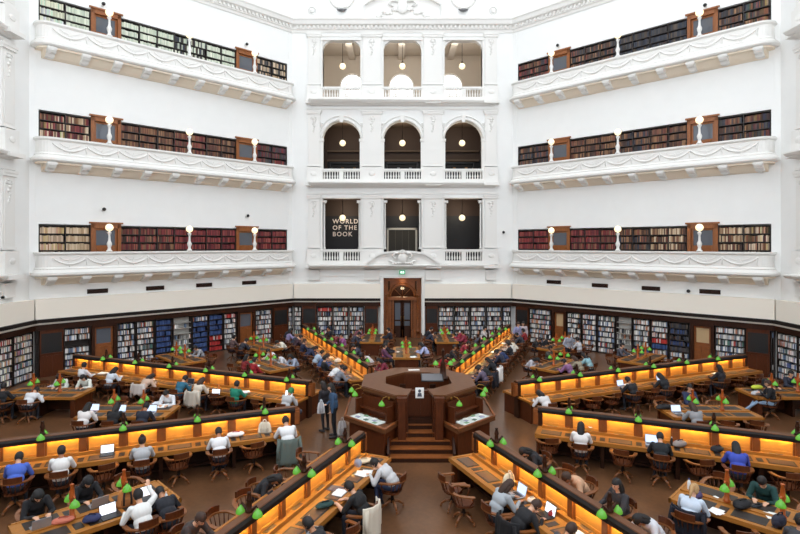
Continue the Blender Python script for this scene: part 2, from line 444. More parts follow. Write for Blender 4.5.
# ------------------------------------------------------------------ ground floor bookcases
def lpos(deg,x,p=.35):
    t=R(deg); nx,ny=math.cos(t),math.sin(t); q=(x-PX)/F
    d=(AP-p-nx*CX-ny*CY)/(nx*q+ny); w=Vector((CX+q*d,CY+d,0)); return (wallframe(deg).inverted()@w).x
places={135:'left wall',45:'right wall',90:'entrance wall',180:'near left wall',0:'near right wall'}
order=['first','second','third','fourth','fifth','sixth','seventh','eighth','ninth','tenth','eleventh','twelfth','thirteenth','fourteenth']
bc_n={}
def bookcase(deg,x0,x1,pals,fill=.97,rows=7,light=False):
    x0,x1=x0+.02,x1-.02
    mw=wallframe(deg); k=bc_n[deg]=bc_n.get(deg,0)+1
    z1=2.2; D=.3; y0=-.33; mm=MB()
    mm.box(x0,x1,y0+D-.02,y0+D,0.0,z1,1 if light else 0); mm.box(x0,x0+.03,y0,y0+D,0.0,z1); mm.box(x1-.03,x1,y0,y0+D,0.0,z1); mm.box(x0,x1,y0,y0+D,z1-.04,z1); mm.box(x0,x1,y0,y0+D,0,.08)
    rh=(z1-.12)/rows
    for q in range(1,rows): mm.box(x0+.03,x1-.03,y0+.01,y0+D,.08+q*rh-.025,.08+q*rh,1 if light else 0)
    o=mm.build('bookcase',[shelfb,shelfw],mw=mw)
    tag(o,'ground floor bookcase, %s from the left along the %s'%(order[k-1],places[deg]),'bookcase','ground floor bookcases')
    for q in range(rows):
        pal=pals[q%len(pals)]
        if pal is None: continue
        row(mw,x0+.035,x1-.035,.08+q*rh+.002,rh-.06,y0+.03,.22,pal,'library_book','library books on shelf %s from the floor, %s'%(order[q],places[deg]),fill=fill)
def panel(deg,x0,x1,z=0):
    mw=wallframe(deg); k=bc_n[('p',deg)]=bc_n.get(('p',deg),0)+1
    rt=empty('display_board',mw=mw@Matrix.Translation(((x0+x1)/2,0,0)),label='black board above wooden panelling, %s from the left along %s'%(order[k-1],places[deg]),cat='notice board',group='black boards above wooden panelling')
    w=(x1-x0)/2-.01; mm=MB()
    mm.box(-w,w,-.36,-.03,0,1.08); mm.box(-w,w,-.36,-.03,2.02,2.2); mm.box(-w,-w+.06,-.36,-.03,1.08,2.02); mm.box(w-.06,w,-.36,-.03,1.08,2.02)
    for a,b in ((-w+.08,-.04),(.04,w-.08)): mm.box(a,b,-.375,-.36,.15,.98)
    mm.box(-w,w,-.4,-.36,1.04,1.1); mm.build('wood_panelling',mahog,rt)
    mm=MB(); mm.box(-w+.06,w-.06,-.345,-.05,1.1,2.02); mm.build('black_board',blackb,rt)
def gdoor(deg,x0,x1,glass=True):
    global dn; dn+=1; mw=wallframe(deg)@Matrix.Translation(((x0+x1)/2,0,0)); o=empty('door_%d'%dn,mw=mw); struct(o); w=(x1-x0)/2
    mm=MB(); mm.box(-w,-w+.14,-.4,-.02,0,2.2); mm.box(w-.14,w,-.4,-.02,0,2.2); mm.box(-w+.14,w-.14,-.4,-.02,2.08,2.2); mm.build('door_frame',walnut,o)
    mm=MB(); mm.box(-w+.14,w-.14,-.26,-.2,0,1.25)
    for a,b in ((-w+.22,-.05),(.05,w-.22)): mm.box(a,b,-.285,-.26,.18,1.1)
    mm.box(-w+.14,-w+.24,-.26,-.2,1.25,2.08); mm.box(w-.24,w-.14,-.26,-.2,1.25,2.08); mm.box(-w+.24,w-.24,-.26,-.2,1.98,2.08); lf=mm.build('door_leaf',pilw,o)
    mm=MB(); mm.box(-w+.24,w-.24,-.24,-.22,1.25,1.98); mm.build('door_pane',glassd if glass else flat((190,160,120)),lf)
    mm=MB(); mm.ell((w-.2,-.3,1.0),(.03,.03,.03)); mm.build('door_knob',brass,lf)
L=lambda x:lpos(135,x)
bookcase(135,-7.02,L(39),[MIX,WHT,BLU+WHT,MIX,[(90,150,130),(70,120,110)],MIX,MIX])
panel(135,L(39.5),L(63.5)); bookcase(135,L(64),L(91),[WHT,MIX,WHT,WHT,None,WHT,WHT]); gdoor(135,L(91.5),L(116.5))
bookcase(135,L(117),L(136),[WHT,BLU+WHT,WHT,WHT,WHT,WHT,MIX]); bookcase(135,L(136.5),L(155),[WHT,WHT,MIX,WHT,WHT,WHT,MIX])
bookcase(135,L(155.5),L(172.5),[BLU,BLU,BLU,BLU,BLU,BLU,BLU]); bookcase(135,L(173),L(192),[WHT,None,DKB+WHT,DKB+WHT,None,WHT,None],fill=.6,light=True)
bookcase(135,L(192.5),L(208.5),[BLU,BLU,BLU,BLU,BLU,BLU,BLU+WHT]); bookcase(135,L(209),L(223.5),[RED[:3],RED[:3],RED,BLU,BLU,BLU,BLU]); bookcase(135,L(224),L(237),[WHT,WHT,WHT,WHT,WHT,WHT,RED])
gdoor(135,L(237.5),L(255)); bookcase(135,L(255.5),L(272.5),[WHT,WHT,MIX,WHT,WHT,WHT,WHT]); panel(135,L(273.5),L(288)); bookcase(135,L(288.3),7.03,[MIX,RED+MIX,WHT,MIX,MIX,WHT,WHT])
L=lambda x:lpos(90,x)
bookcase(90,-7.02,L(301.5),[WHT,MIX,WHT,WHT,WHT,WHT,WHT]); panel(90,L(302),L(316.5))
bookcase(90,L(317),L(332.5),[WHT,MIX,BLU+WHT,WHT,WHT,MIX,RED]); bookcase(90,L(333),L(348.5),[WHT,BLU+WHT,WHT,WHT,WHT,MIX,MIX]); bookcase(90,L(349),L(364),[WHT,MIX,WHT,WHT,MIX,WHT,WHT])
panel(90,L(364.5),L(378)); panel(90,L(425.5),L(438)); bookcase(90,L(438.5),L(454),[WHT,WHT,MIX,WHT,WHT,WHT,WHT]); bookcase(90,L(454.5),L(470),[WHT,BLU+WHT,WHT,MIX,WHT,WHT,MIX])
bookcase(90,L(470.5),L(486),[WHT,WHT,WHT,WHT,MIX,WHT,WHT]); bookcase(90,L(486.5),L(502),[WHT,MIX,WHT,WHT,WHT,WHT,WHT]); bookcase(90,L(502.5),7.02,[WHT,WHT,MIX,MIX,WHT,WHT,WHT])
L=lambda x:lpos(45,x)
panel(45,L(515.5),L(528.5)); bookcase(45,L(529),L(551),[WHT,WHT,WHT,MIX,WHT,MIX,WHT]); gdoor(45,L(552),L(566),False)
bookcase(45,L(566.5),L(581),[WHT,BLU+WHT,WHT,WHT,WHT,WHT,MIX]); bookcase(45,L(581.5),L(596.5),[WHT,WHT,BLU+WHT,WHT,WHT,MIX,WHT]); bookcase(45,L(597),L(615),[WHT,MIX,WHT,BLU+WHT,WHT,WHT,MIX])
bookcase(45,L(615.5),L(632),[None,None,WHT,WHT+DKB,DKB+WHT,None,None],fill=.6,light=True)
bookcase(45,L(632.5),L(650),[WHT,BLU,MIX,WHT,WHT,WHT,WHT]); bookcase(45,L(650.5),L(668),[WHT,BLU+WHT,BLU,RED,WHT,WHT,WHT])
bookcase(45,L(668.5),L(690),[WHT,WHT,DKB,BLU+DKB,DKB,BLU+DKB,DKB]); gdoor(45,L(690.5),L(714),False); bookcase(45,L(714.5),L(745.5),[WHT,WHT,BLU+WHT,WHT,MIX,WHT,WHT])
panel(45,L(746),L(770)); bookcase(45,L(770.5),7.02,[WHT,WHT,MIX,WHT,WHT,WHT,WHT])
for a,b in ((3.0,4.35),(4.36,5.72),(5.73,7.02)): bookcase(180,a,b,[WHT,WHT,MIX,WHT+CRM,MIX+RED,MIX,CRM+RED+MIX])
for a,b in ((-7.02,-5.73),(-5.72,-4.36)): bookcase(0,a,b,[WHT+MIX,WHT,WHT+BLU,WHT,WHT,MIX+WHT,WHT])

def book_mesh(w,h,d):
    m=MB(); # spine towards -y, pages behind
    sp=[(0,.12*w),(.2*w,.02*w),(.5*w,-.05*w),(.8*w,.02*w),(w,.12*w)]
    m.prism(sp+[(w,d),(w*.93,d),(w*.93,.2*w+.004),(w*.07,.2*w+.004),(w*.07,d),(0,d)],0,h,0)
    m.box(w*.07,w*.93,.2*w+.004,d*.97,.006,h-.006,1); return m
unit=book_mesh(.045,.25,.2).mesh('book',[paper,paper])
def finish_books():
    for kind,name,lab in (('library_book','library_book','library book'),('bound_volume','bound_volume','bound volume')):
        bs=[b for b in BOOKS if b[8]==kind]
        def key(b):
            w=b[0]@Vector((b[1],b[5],b[6])); d=w.y-CY; u=PX+(w.x-CX)/d*F; v=PY+(CZ-w.z)/d*F
            vis = 2<u<798 and 2<v<532 
            if kind=='bound_volume':
                i=min(range(3),key=lambda q:abs(ST[q]-.6-w.z)); vis = vis and w.z>ST[i]-1.27
            else:
                if u<300: vis = vis and not (v>362 and u>36)
                else: vis = vis and not (v>358 and u<776)
            return (0 if vis else 1, d)
        bs.sort(key=key)
        ind=bs[:300]; rest=bs[300:]
        cols={}
        for mw,x,w,h,d,y,z,c,kd,grp in ind:
            q=tuple(int(round(v/24)*24) for v in c); q=tuple(min(250,max(10,v)) for v in q)
            o=bpy.data.objects.new(name,unit); COL.objects.link(o)
            o.material_slots[0].link='OBJECT'; o.material_slots[0].material=flat(q)
            o.matrix_world=mw@Matrix.Translation((x,y,z))@Matrix.Diagonal((w/.045,d/.2,h/.25,1))
            if kind=='library_book':
                bits=grp.split('shelf ')[1].split(' from the floor, ')
                tag(o,'upright book among its row, %s shelf up from the floor on the %s'%(bits[0],bits[1]),'book',grp)
            else:
                tag(o,'old '+grp.replace('volumes','volume').replace('on the','in the shelves of the',1),'book',grp)
        V=[];Fc=[];C_=[]
        for mw,x,w,h,d,y,z,c,kd,grp in rest:
            o_=len(V); x1=x+w*.95
            pts=[(x,y,z),(x1,y,z),(x1,y+d,z),(x,y+d,z),(x,y,z+h),(x1,y,z+h),(x1,y+d,z+h),(x,y+d,z+h)]
            V+=[tuple(mw@Vector(p)) for p in pts]
            Fc+=[[o_+i for i in f] for f in ((4,5,6,7),(0,1,5,4),(1,2,6,5),(3,0,4,7))]; C_+=[lin(c)+(1,)]*8
        me=bpy.data.meshes.new(name); me.from_pydata(V,[],Fc); a=me.color_attributes.new('cloth_colour','FLOAT_COLOR','POINT')
        a.data.foreach_set('color',np.array(C_,dtype=np.float32).ravel()); me.materials.append(bookattr)
        o=bpy.data.objects.new(name,me); COL.objects.link(o)
        tag(o,'all the remaining %ss filling the %s shelves'%(lab,'ground floor' if kind=='library_book' else 'gallery'),'books',kind='stuff')
finish_books()
# ------------------------------------------------------------------ entrance wall (north)
NW=wallframe(90); BC=(-3.97,0,3.97); HW=1.23
def arc(cx,cz,r,a0,a1,n=16): return [(cx+r*math.cos(R(a0+(a1-a0)*i/n)),cz+r*math.sin(R(a0+(a1-a0)*i/n))) for i in range(n+1)]
m=MB()
for x0,x1,z0 in ((-7.2,-5.2,0),(-2.74,-1.23,0),(1.23,2.74,0),(5.2,7.2,0)):
    if abs(x0)<3: m.box(x0 if x0>0 else x0,x1,0,.5,0,24.5)
    else: m.box(x0,x1,0,.5,z0,24.5)
for c in BC:
    a,b=c-HW-.001,c+HW+.001
    m.box(a,b,0,.5,(4.02 if c==0 else 0),5.12); m.box(a,b,0,.5,9.18,10.42)
    m.box(a,b,0,.5,14.24+.001,15.72); m.box(a,b,0,.5,19.47,24.5)
    # arch spandrels
    n=16; pts=arc(c,13.01,HW,180,0,n)
    for i in range(n):
        (xa,za),(xb,zb)=pts[i],pts[i+1]; m.prism_xz([(xa,za),(xb,zb),(xb,14.25),(xa,14.25)],0,.5)
struct(m.build('wall_north',plaster,mw=NW))
def facade_trim(deg,full):
    global tn; mw=wallframe(deg)
    def T(m,mt=plaster2):
        global tn; tn+=1; return struct(m.build('trim_%d'%tn,mt,mw=mw))
    # projecting ledges with returns
    for z in (4.6,9.92,15.23):
        m=MB(); prof=[(0,z-.06),(.12,z-.02),(.2,z+.06),(.36,z+.1),(.42,z+.2),(.42,z+.26),(.1,z+.3),(0,z+.3)]
        m.sweep([(-5.9,0),(-5.9,-.02),(5.9,-.02),(5.9,0)],prof); 
        for xc in (-5.75,-1.985,1.985,5.75): m.box(xc-.5,xc+.5,-.5,0,z+.05,z+.24)
        T(m)
    # pilasters on each storey
    for z0,z1 in ((4.9,9.4),(10.2,14.9),(15.5,19.9)):
        for xc,w in ((-5.75,.38),(-1.985,.6),(1.985,.6),(5.75,.38)):
            m=MB(); m.box(xc-w,xc+w,-.1,0,z0+1.05,z1)
            m.box(xc-w+.12,xc+w-.12,-.115,-.1,z0+1.25,z1-.45)
            m.box(xc-w-.06,xc+w+.06,-.17,0,z1-.25,z1-.12); m.box(xc-w-.1,xc+w+.1,-.2,0,z1-.12,z1)
            m.box(xc-w-.05,xc+w+.05,-.15,0,z0+1.05,z0+1.15)
            # drop of fruit and leaves
            for q in range(6): m.ell((xc+.05*math.sin(q*2.3),-.13,z1-.55-q*.16),(.12-.014*q,.04,.09),seg=8,rings=5)
            for s_ in (-1,1): m.tube([(xc,-.13,z1-.45),(xc+s_*.16,-.13,z1-.42),(xc+s_*.2,-.13,z1-.56),(xc+s_*.12,-.13,z1-.6)],.025,6)
            # pedestal block of the balustrade below
            m.box(xc-w-.06,xc+w+.06,-.26,0,z0,z0+.98); m.ell((xc,-.27,z0+.55),(.2,.03,.14)); 
            T(m)
    # blocks below the lowest ledge
    m=MB()
    for xc,w in ((-5.75,.33),(-1.985,.5),(1.985,.5),(5.75,.33)): m.box(xc-w,xc+w,-.16,0,3.85,4.5); m.box(xc-w-.04,xc+w+.04,-.2,0,4.4,4.5); m.box(xc-w,xc+w,-.19,0,3.85,3.95)
    T(m)
    m=MB(); m.box(-6.25,6.25,-.06,0,19.7,19.82); m.box(-6.25,6.25,-.06,0,14.95,15.05); m.box(-6.25,6.25,-.06,0,9.45,9.55); m.box(-6.25,6.25,-.05,0,4.1,4.14) if not full else m.box(-6.25,-1.7,-.05,0,4.1,4.14)
    T(m)
facade_trim(90,True); facade_trim(180,False); facade_trim(0,False)
# opening surrounds on the entrance wall
for c in BC:
    tn+=1; m=MB()
    pts=[(c-HW-.08,-.04,11.1)]+[(x,-.04,z) for x,z in arc(c,13.01,HW+.08,180,0,18)]+[(c+HW+.08,-.04,11.1)]
    m.tube(pts[1:-1],.09,8)
    m.tube([(x,-.04,z) for x,z in arc(c,13.01,HW+.3,180,0,18)],.035,6)
    for s_ in (-1,1):
        x=c+s_*(HW+.06); m.box(x-.14,x+.14,-.14,.1,12.88,13.04); m.box(x-.1,x+.1,-.08,.1,11.1,12.88)
        for q in range(5): m.ell((c+s_*(HW+.15-.02*q),-.05,13.6+.11*q),(.08,.04,.05),seg=7,rings=4)
    m.prism_xz([(c-.1,14.12),(c+.1,14.12),(c+.16,14.55),(c-.16,14.55)],-.16,.05)
    struct(m.build('trim_%d'%tn,plaster2,mw=NW))
    for z0,z1 in ((5.86,9.18),(16.4,19.47)):
        tn+=1; m=MB()
        for s_ in (-1,1):
            x=c+s_*(HW+.05); m.box(x-.05,x+.05,-.06,.45,z0,z1)
            if z1>19: continue
            # little column with scroll capital beside the opening
            xx=c+s_*(HW-.12); m.lathe([(.1,0),(.1,.1),(.07,.16),(.065,z1-z0-.4),(.07,z1-z0-.32),(.11,z1-z0-.3)],(xx+s_*.05,.2,z0),seg=12)
            m.box(xx-.12,xx+.12,.06,.34,z1-.22,z1-.12); m.tube([(xx-.12,.07,z1-.26),(xx+.12,.07,z1-.26)],.045,8)
        m.box(c-HW-.12,c+HW+.12,-.08,0,z1,z1+.12)
        if z1>19: 
            for s_ in (-1,1): m.prism_xz([(c+s_*HW,z1),(c+s_*HW,z1-.5),(c+s_*(HW-.1),z1-.25),(c+s_*(HW-.35),z1-.06),(c+s_*(HW-.5),z1)],.05,.4)
        struct(m.build('trim_%d'%tn,plaster2,mw=NW))
# balustrades
bays=['left','middle','right']; fl=['lowest','arched middle','topmost']
for i,(z0,zt) in enumerate(((4.9,5.86),(10.22,11.08),(15.53,16.4))):
    for j,c in enumerate(BC):
        if i==0 and j==1: continue
        rt=empty('balustrade',mw=NW@Matrix.Translation((c,-.12,z0)),label='white stone balustrade in the %s opening of the %s storey'%(bays[j],fl[i]),cat='balustrade',group='balustrades in the entrance wall')
        h=zt-z0; mm=MB(); mm.box(-1.34,1.34,-.1,.12,h-.12,h); mm.box(-1.34,1.34,-.06,.1,h-.17,h-.12); mm.build('handrail',plaster2,rt)
        mm=MB(); mm.box(-1.34,1.34,-.1,.12,0,.2); mm.box(-.14,.14,-.08,.1,.2,h-.17); mm.box(-1.34,-1.2,-.08,.1,.2,h-.17); mm.box(1.2,1.34,-.08,.1,.2,h-.17); mm.build('plinth',plaster2,rt)
        for q in range(6):
            for s_ in (-1,1):
                x=s_*(.24+q*.17); H_=h-.37
                mm=MB(); mm.lathe([(.05,0),(.05,.04),(.03,.06),(.058,.2*H_+.05),(.055,.4*H_),(.028,.65*H_),(.03,.85*H_),(.05,H_-.04),(.05,H_)],(x,0,.2),seg=8); mm.build('baluster',plaster2,rt)
# curved pediment over the doorway and its crest
rt=empty('pediment',mw=NW,label='curved white pediment with carved crest above the entrance doorway',cat='pediment')
mm=MB(); N=24; top=[]; 
for t in np.linspace(-1,1,2*N+1):
    a=abs(t); z=4.92+(.84-.5*a*a if a<.42 else .752*(.5+.5*math.cos(PI*(a-.42)/.58))); top.append((2.75*t,z))
for i in range(2*N):
    (xa,za),(xb,zb)=top[i],top[i+1]
    mm.prism_xz([(xa,4.84),(xb,4.84),(xb,zb),(xa,za)],-.34,-.1); mm.prism_xz([(xa,za-.12),(xb,zb-.12),(xb,zb+.02),(xa,za+.02)],-.52,-.3)
    if i%1==0: mm.prism_xz([(xa*.93,za-.26),(xb*.93,zb-.26),(xb*.93,zb-.2),(xa*.93,za-.2)],-.42,-.34) if za>5.15 else None
mm.build('pediment_body',plaster2,rt)
mm=MB(); mm.ell((0,-.56,5.28),(.3,.12,.34))
for s_ in (-1,1):
    mm.tube([(s_*.28,-.56,5.6),(s_*.5,-.56,5.62),(s_*.62,-.56,5.42),(s_*.5,-.56,5.26),(s_*.4,-.56,5.38)],[.05,.07,.08,.06,.04],8)
    mm.tube([(s_*.2,-.56,4.98),(s_*.5,-.56,4.96),(s_*.75,-.56,5.12),(s_*.9,-.56,5.06)],[.08,.08,.06,.03],8)
    for q in range(4): mm.ell((s_*(.15+.16*q),-.6,5.0-.02*q),(.1,.07,.08),seg=8,rings=5)
mm.lathe([(.16,0),(.2,.06),(.1,.1),(.16,.2),(.03,.24)],(0,-.5,5.6),seg=10); mm.build('crest',plaster2,rt)
# drum pediment above the cornice with crest, and round windows
rt=empty('pediment',mw=NW,label='broad arched pediment with carved coat of arms above the top cornice',cat='pediment')
mm=MB(); P=arc(0,17.95,4.55,122,58,22)
for i in range(22):
    (xa,za),(xb,zb)=P[i],P[i+1]; mm.prism_xz([(xa,20.84),(xb,20.84),(xb,max(zb,20.86)),(xa,max(za,20.86))],-.2,0); mm.prism_xz([(xa,za-.16),(xb,zb-.16),(xb,zb),(xa,za)],-.42,0)
mm.build('pediment_body',plaster2,rt)
mm=MB(); mm.ell((0,-.3,21.5),(.34,.14,.42))
for s_ in (-1,1):
    for q in range(7): mm.ell((s_*(.4+.2*q),-.26,21.35-.06*q+.1*math.sin(q*2)),(.15,.1,.12),seg=8,rings=5)
    mm.tube([(s_*.3,-.28,21.9),(s_*.7,-.28,21.95),(s_*.9,-.28,21.7),(s_*.6,-.28,21.6)],.07,8)
mm.build('crest',plaster2,rt)
wn=0
sky_glass=mat('bright_window_glass',(250,250,250),.3,emit=(255,255,255),es=1.6)
for s_ in (-1,1):
    wn+=1; o=empty('window_%d'%wn,mw=NW@Matrix.Translation((s_*3.95,0,22.35))); struct(o)
    mm=MB(); mm.tube([(.78*math.cos(R(a)),-.03,.78*math.sin(R(a))) for a in range(0,361,12)],.09,8); mm.build('window_frame',plaster2,o)
    mm=MB(); X=Matrix.Rotation(PI/2,4,'X'); mm.lathe([(.74,0),(.74,.03)],(0,0,0),24,0,X,False); mm.build('window_pane',sky_glass,o)
    mm=MB(); mm.ell((0,-.2,-1.0),(.28,.16,.1)); mm.tube([(-.3,-.1,-.9),(0,-.2,-1.08),(.3,-.1,-.9)],.05,6); mm.build('window_ornament',metal,o)
    tn+=1; mm=MB(); mm.ell((s_*5.9,-.08,21.4),(.16,.08,.16)); mm.tube([(s_*5.9+.25*math.cos(R(a)),-.03,21.4+.25*math.sin(R(a))) for a in range(0,361,30)],.03,6)
    mm.box(s_*2.55-.05,s_*2.55+.05,-.05,0,20.9,24); mm.box(s_*5.3-.05,s_*5.3+.05,-.05,0,20.9,24); struct(mm.build('trim_%d'%tn,plaster2,mw=NW))
    tn+=1; mm=MB(); mm.prism_yz([(0,21.3),(-.25,21.45),(-.5,21.9),(-.5,22.6),(0,22.6)],-.25,.25); mm.ell((0,-.4,21.5),(.2,.16,.16))
    struct(mm.build('trim_%d'%tn,plaster2,mw=wallframe(135 if s_<0 else 45)@Matrix.Translation((-s_*-6.9,0,0))))

# galleries behind the openings
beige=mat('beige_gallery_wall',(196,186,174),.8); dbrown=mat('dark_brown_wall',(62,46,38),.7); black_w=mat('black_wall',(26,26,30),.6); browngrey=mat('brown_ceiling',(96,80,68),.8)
m=MB(); D=8.6
# top storey: back wall with three arched windows
m.box(-7,7,.5,D,15.3,15.5,0)                        # floor
m.box(-7,7,.5,D,21.5,21.7,0); m.box(-7.2,-7,.5,D,15.3,21.7,0); m.box(7,7.2,.5,D,15.3,21.7,0)
wc=BC; hw=.98; zc=19.0; zb=16.6
xs=[-7]+[v for c in wc for v in (c-hw,c+hw)]+[7]
for i in range(0,len(xs),2): m.box(xs[i],xs[i+1],D,D+.3,15.3,21.7)
for c in wc:
    m.box(c-hw,c+hw,D,D+.3,15.3,zb); pts=arc(c,zc,hw,180,0,14)
    for i in range(14):
        (xa,za),(xb,zb_)=pts[i],pts[i+1]; m.prism_xz([(xa,za),(xb,zb_),(xb,21.7),(xa,21.7)],D,D+.3)
for x in (-3.97,-1.9,0,1.9,3.97): m.box(x-.25,x+.25,.5,D,21.15,21.5)
m.box(-7,7,2.2,2.6,21.0,21.5)
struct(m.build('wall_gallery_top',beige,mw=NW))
for c in wc:
    wn+=1; o=empty('window_%d'%wn,mw=NW@Matrix.Translation((c,D,0))); struct(o)
    mm=MB(); mm.tube([(-hw,-.02,zb)]+[(x,-.02,z) for x,z in arc(0,zc,hw,180,0,18)]+[(hw,-.02,zb)],.07,6)
    for x in (-.5,0,.5): mm.box(x-.025,x+.025,.05,.1,zb,zc+(.97 if x==0 else .8))
    for z in (17.4,18.2,19.0): mm.box(-hw,hw,.05,.1,z-.025,z+.025)
    mm.tube([(x,.07,z) for x,z in arc(0,zc,.5,180,0,12)],.025,6); mm.build('window_frame',plaster2,o)
    mm=MB(); mm.prism_xz([(-hw,zb),(hw,zb)]+arc(0,zc,hw,0,180,16),.12,.14); mm.build('window_pane',sky_glass,o)
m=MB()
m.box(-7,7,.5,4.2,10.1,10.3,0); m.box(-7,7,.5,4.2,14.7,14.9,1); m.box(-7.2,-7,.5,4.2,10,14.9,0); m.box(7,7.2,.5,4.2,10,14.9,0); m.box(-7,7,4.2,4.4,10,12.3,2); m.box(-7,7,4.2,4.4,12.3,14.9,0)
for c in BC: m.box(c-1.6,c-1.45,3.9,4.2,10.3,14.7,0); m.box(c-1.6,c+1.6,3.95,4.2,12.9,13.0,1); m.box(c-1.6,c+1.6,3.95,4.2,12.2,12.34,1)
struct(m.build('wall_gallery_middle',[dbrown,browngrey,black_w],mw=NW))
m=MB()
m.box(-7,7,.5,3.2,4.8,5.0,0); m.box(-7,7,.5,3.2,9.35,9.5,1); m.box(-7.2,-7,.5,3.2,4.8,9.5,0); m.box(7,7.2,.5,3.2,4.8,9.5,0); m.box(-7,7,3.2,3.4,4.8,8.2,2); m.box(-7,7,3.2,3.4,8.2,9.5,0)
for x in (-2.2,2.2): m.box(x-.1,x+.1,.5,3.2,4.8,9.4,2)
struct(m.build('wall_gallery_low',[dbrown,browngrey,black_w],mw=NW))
# display cases on the middle gallery
casem=mat('display_case_dark',(40,38,40),.4)
for j,c in enumerate(BC):
    rt=empty('display_case',mw=NW@Matrix.Translation((c,3.2,10.3)),label='dark display case seen through the %s arched opening'%bays[j],cat='display case',group='display cases behind the arches')
    mm=MB(); mm.box(-1.1,1.1,-.3,.3,0,1.0); mm.box(-1.1,-1.05,-.3,.3,1,1.6); mm.box(1.05,1.1,-.3,.3,1,1.6); mm.box(-1.1,1.1,-.3,.3,1.6,1.65); mm.build('case_frame',casem,rt)
    mm=MB()
    for q in range(7): x=-.9+q*.28; mm.bevbox(x,x+.18,-.1,.1,1.0,1.1+.12*((q*7)%3),.01)
    mm.build('exhibits',[flat([(120,90,60),(150,150,160),(170,120,80)][j])],rt)
# low gallery doorway + lettering
dn+=1; o=empty('door_%d'%dn,mw=NW@Matrix.Translation((0,3.1,5.0))); struct(o)
mm=MB(); mm.box(-1.08,-.95,-.06,.08,0,2.35); mm.box(.95,1.08,-.06,.08,0,2.35); mm.box(-1.08,1.08,-.06,.08,2.2,2.35); mm.build('door_frame',flat((214,208,198)),o)
mm=MB(); mm.box(-.95,-.02,0,.05,0,2.2); mm.box(.02,.95,0,.05,0,2.2); mm.build('door_leaf',flat((66,62,56)),o)
mm=MB()
for x in (-.95,-.48,.0,.46,.93): mm.box(x,x+.02,-.03,.0,0,2.2)
mm.build('door_bars',flat((120,112,100)),o)
def text(body,size,mt,name,mw,ext=.01,align='LEFT',bold=0.0,space=1.0):
    cu=bpy.data.curves.new(name,'FONT'); cu.body=body; cu.size=size; cu.extrude=ext; cu.offset=bold; cu.align_x=align; cu.space_line=space; cu.resolution_u=3; cu.space_character=1.22
    t=bpy.data.objects.new(name,cu); COL.objects.link(t); t.matrix_world=mw
    dg=bpy.context.evaluated_depsgraph_get(); me=bpy.data.meshes.new_from_object(t.evaluated_get(dg)); bpy.data.objects.remove(t)
    me.materials.clear(); me.materials.append(mt); ob=bpy.data.objects.new(name,me); COL.objects.link(ob); ob.matrix_world=mw; return ob
d3=AP+3.18-CY; x0=(332.5-PX)*d3/F+CX; z0=CZ-(223.4-PY)*d3/F
t=text('WORLD\nOF THE\nBOOK',.44,flat((250,235,226)),'wall_lettering',Matrix.Translation((x0,AP+3.19,z0))@Matrix.Rotation(PI/2,4,'X'),bold=.008,space=1.03)
tag(t,'pale lettering reading WORLD OF THE BOOK on the dark wall of the lowest gallery','lettering')
# pendant globes in the openings
for i,(z,zt) in enumerate(((7.94,9.35),(12.91,14.7),(18.02,19.47))):
    for j,c in enumerate(BC):
        rt=empty('pendant_lamp',mw=NW@Matrix.Translation((c,.7,z)),label='round opal pendant lamp in the %s opening of the %s storey'%(bays[j],fl[i]),cat='lamp',group='pendant lamps in the entrance wall')
        mm=MB(); mm.ell((0,0,0),(.21,.21,.21)); mm.build('globe',globe,rt)
        mm=MB(); mm.tube([(0,0,.2),(0,0,zt-z+.02 if i<2 else 2.1*1.65)],.018,6); mm.lathe([(.03,0),(.07,.02),(.08,.08),(.03,.14)],(0,0,.18),10); mm.build('stem',dark_trim,rt)
# doorway
tn+=1; m=MB(); m.box(-1.42,-1.25,-.44,.5,0,4.1); m.box(1.25,1.42,-.44,.5,0,4.1); m.box(-1.42,1.42,-.2,.5,4.0,4.12); struct(m.build('trim_%d'%tn,plaster2,mw=NW))
m=MB(); m.box(-1.5,-1.27,.5,4,0,4.1); m.box(1.27,1.5,.5,4,0,4.1); m.box(-1.5,1.5,.5,4,4.02,4.2); m.box(-1.5,1.5,4,4.2,0,4.2); struct(m.build('wall_vestibule',walnut,mw=NW))
dn+=1; o=empty('door_%d'%dn,mw=NW@Matrix.Translation((0,.5,0))); struct(o)
mm=MB()
for s_ in (-1,1):
    mm.box(s_*1.1-.14,s_*1.1+.14,-.05,.25,0,4.0); mm.lathe([(.12,0),(.12,.2),(.08,.3),(.07,2.4),(.12,2.5),(.12,2.6)],(s_*1.02,-.08,0.3),12); mm.box(s_*.62-.05,s_*.62+.05,0,.12,0,2.5)
mm.box(-1.25,1.25,-.1,.25,2.5,2.7); mm.box(-1.25,1.25,-.02,.2,3.75,4.0)
P=arc(0,2.7,.82,180,0,18)
mm.tube([(x,-.02,z) for x,z in P],.07,8); mm.tube([(x*1.15,0,2.7+(z-2.7)*1.15) for x,z in P],.05,8)
for i in range(18):
    (xa,za),(xb,zb)=P[i],P[i+1]; mm.prism_xz([(xa,za),(xb,zb),(xb,3.8),(xa,3.8)],.05,.12)
for a in (45,90,135): mm.tube([(0,.06,2.7),(.8*math.cos(R(a)),.06,2.7+.8*math.sin(R(a)))],.02,6)
mm.build('door_frame',pilw,o)
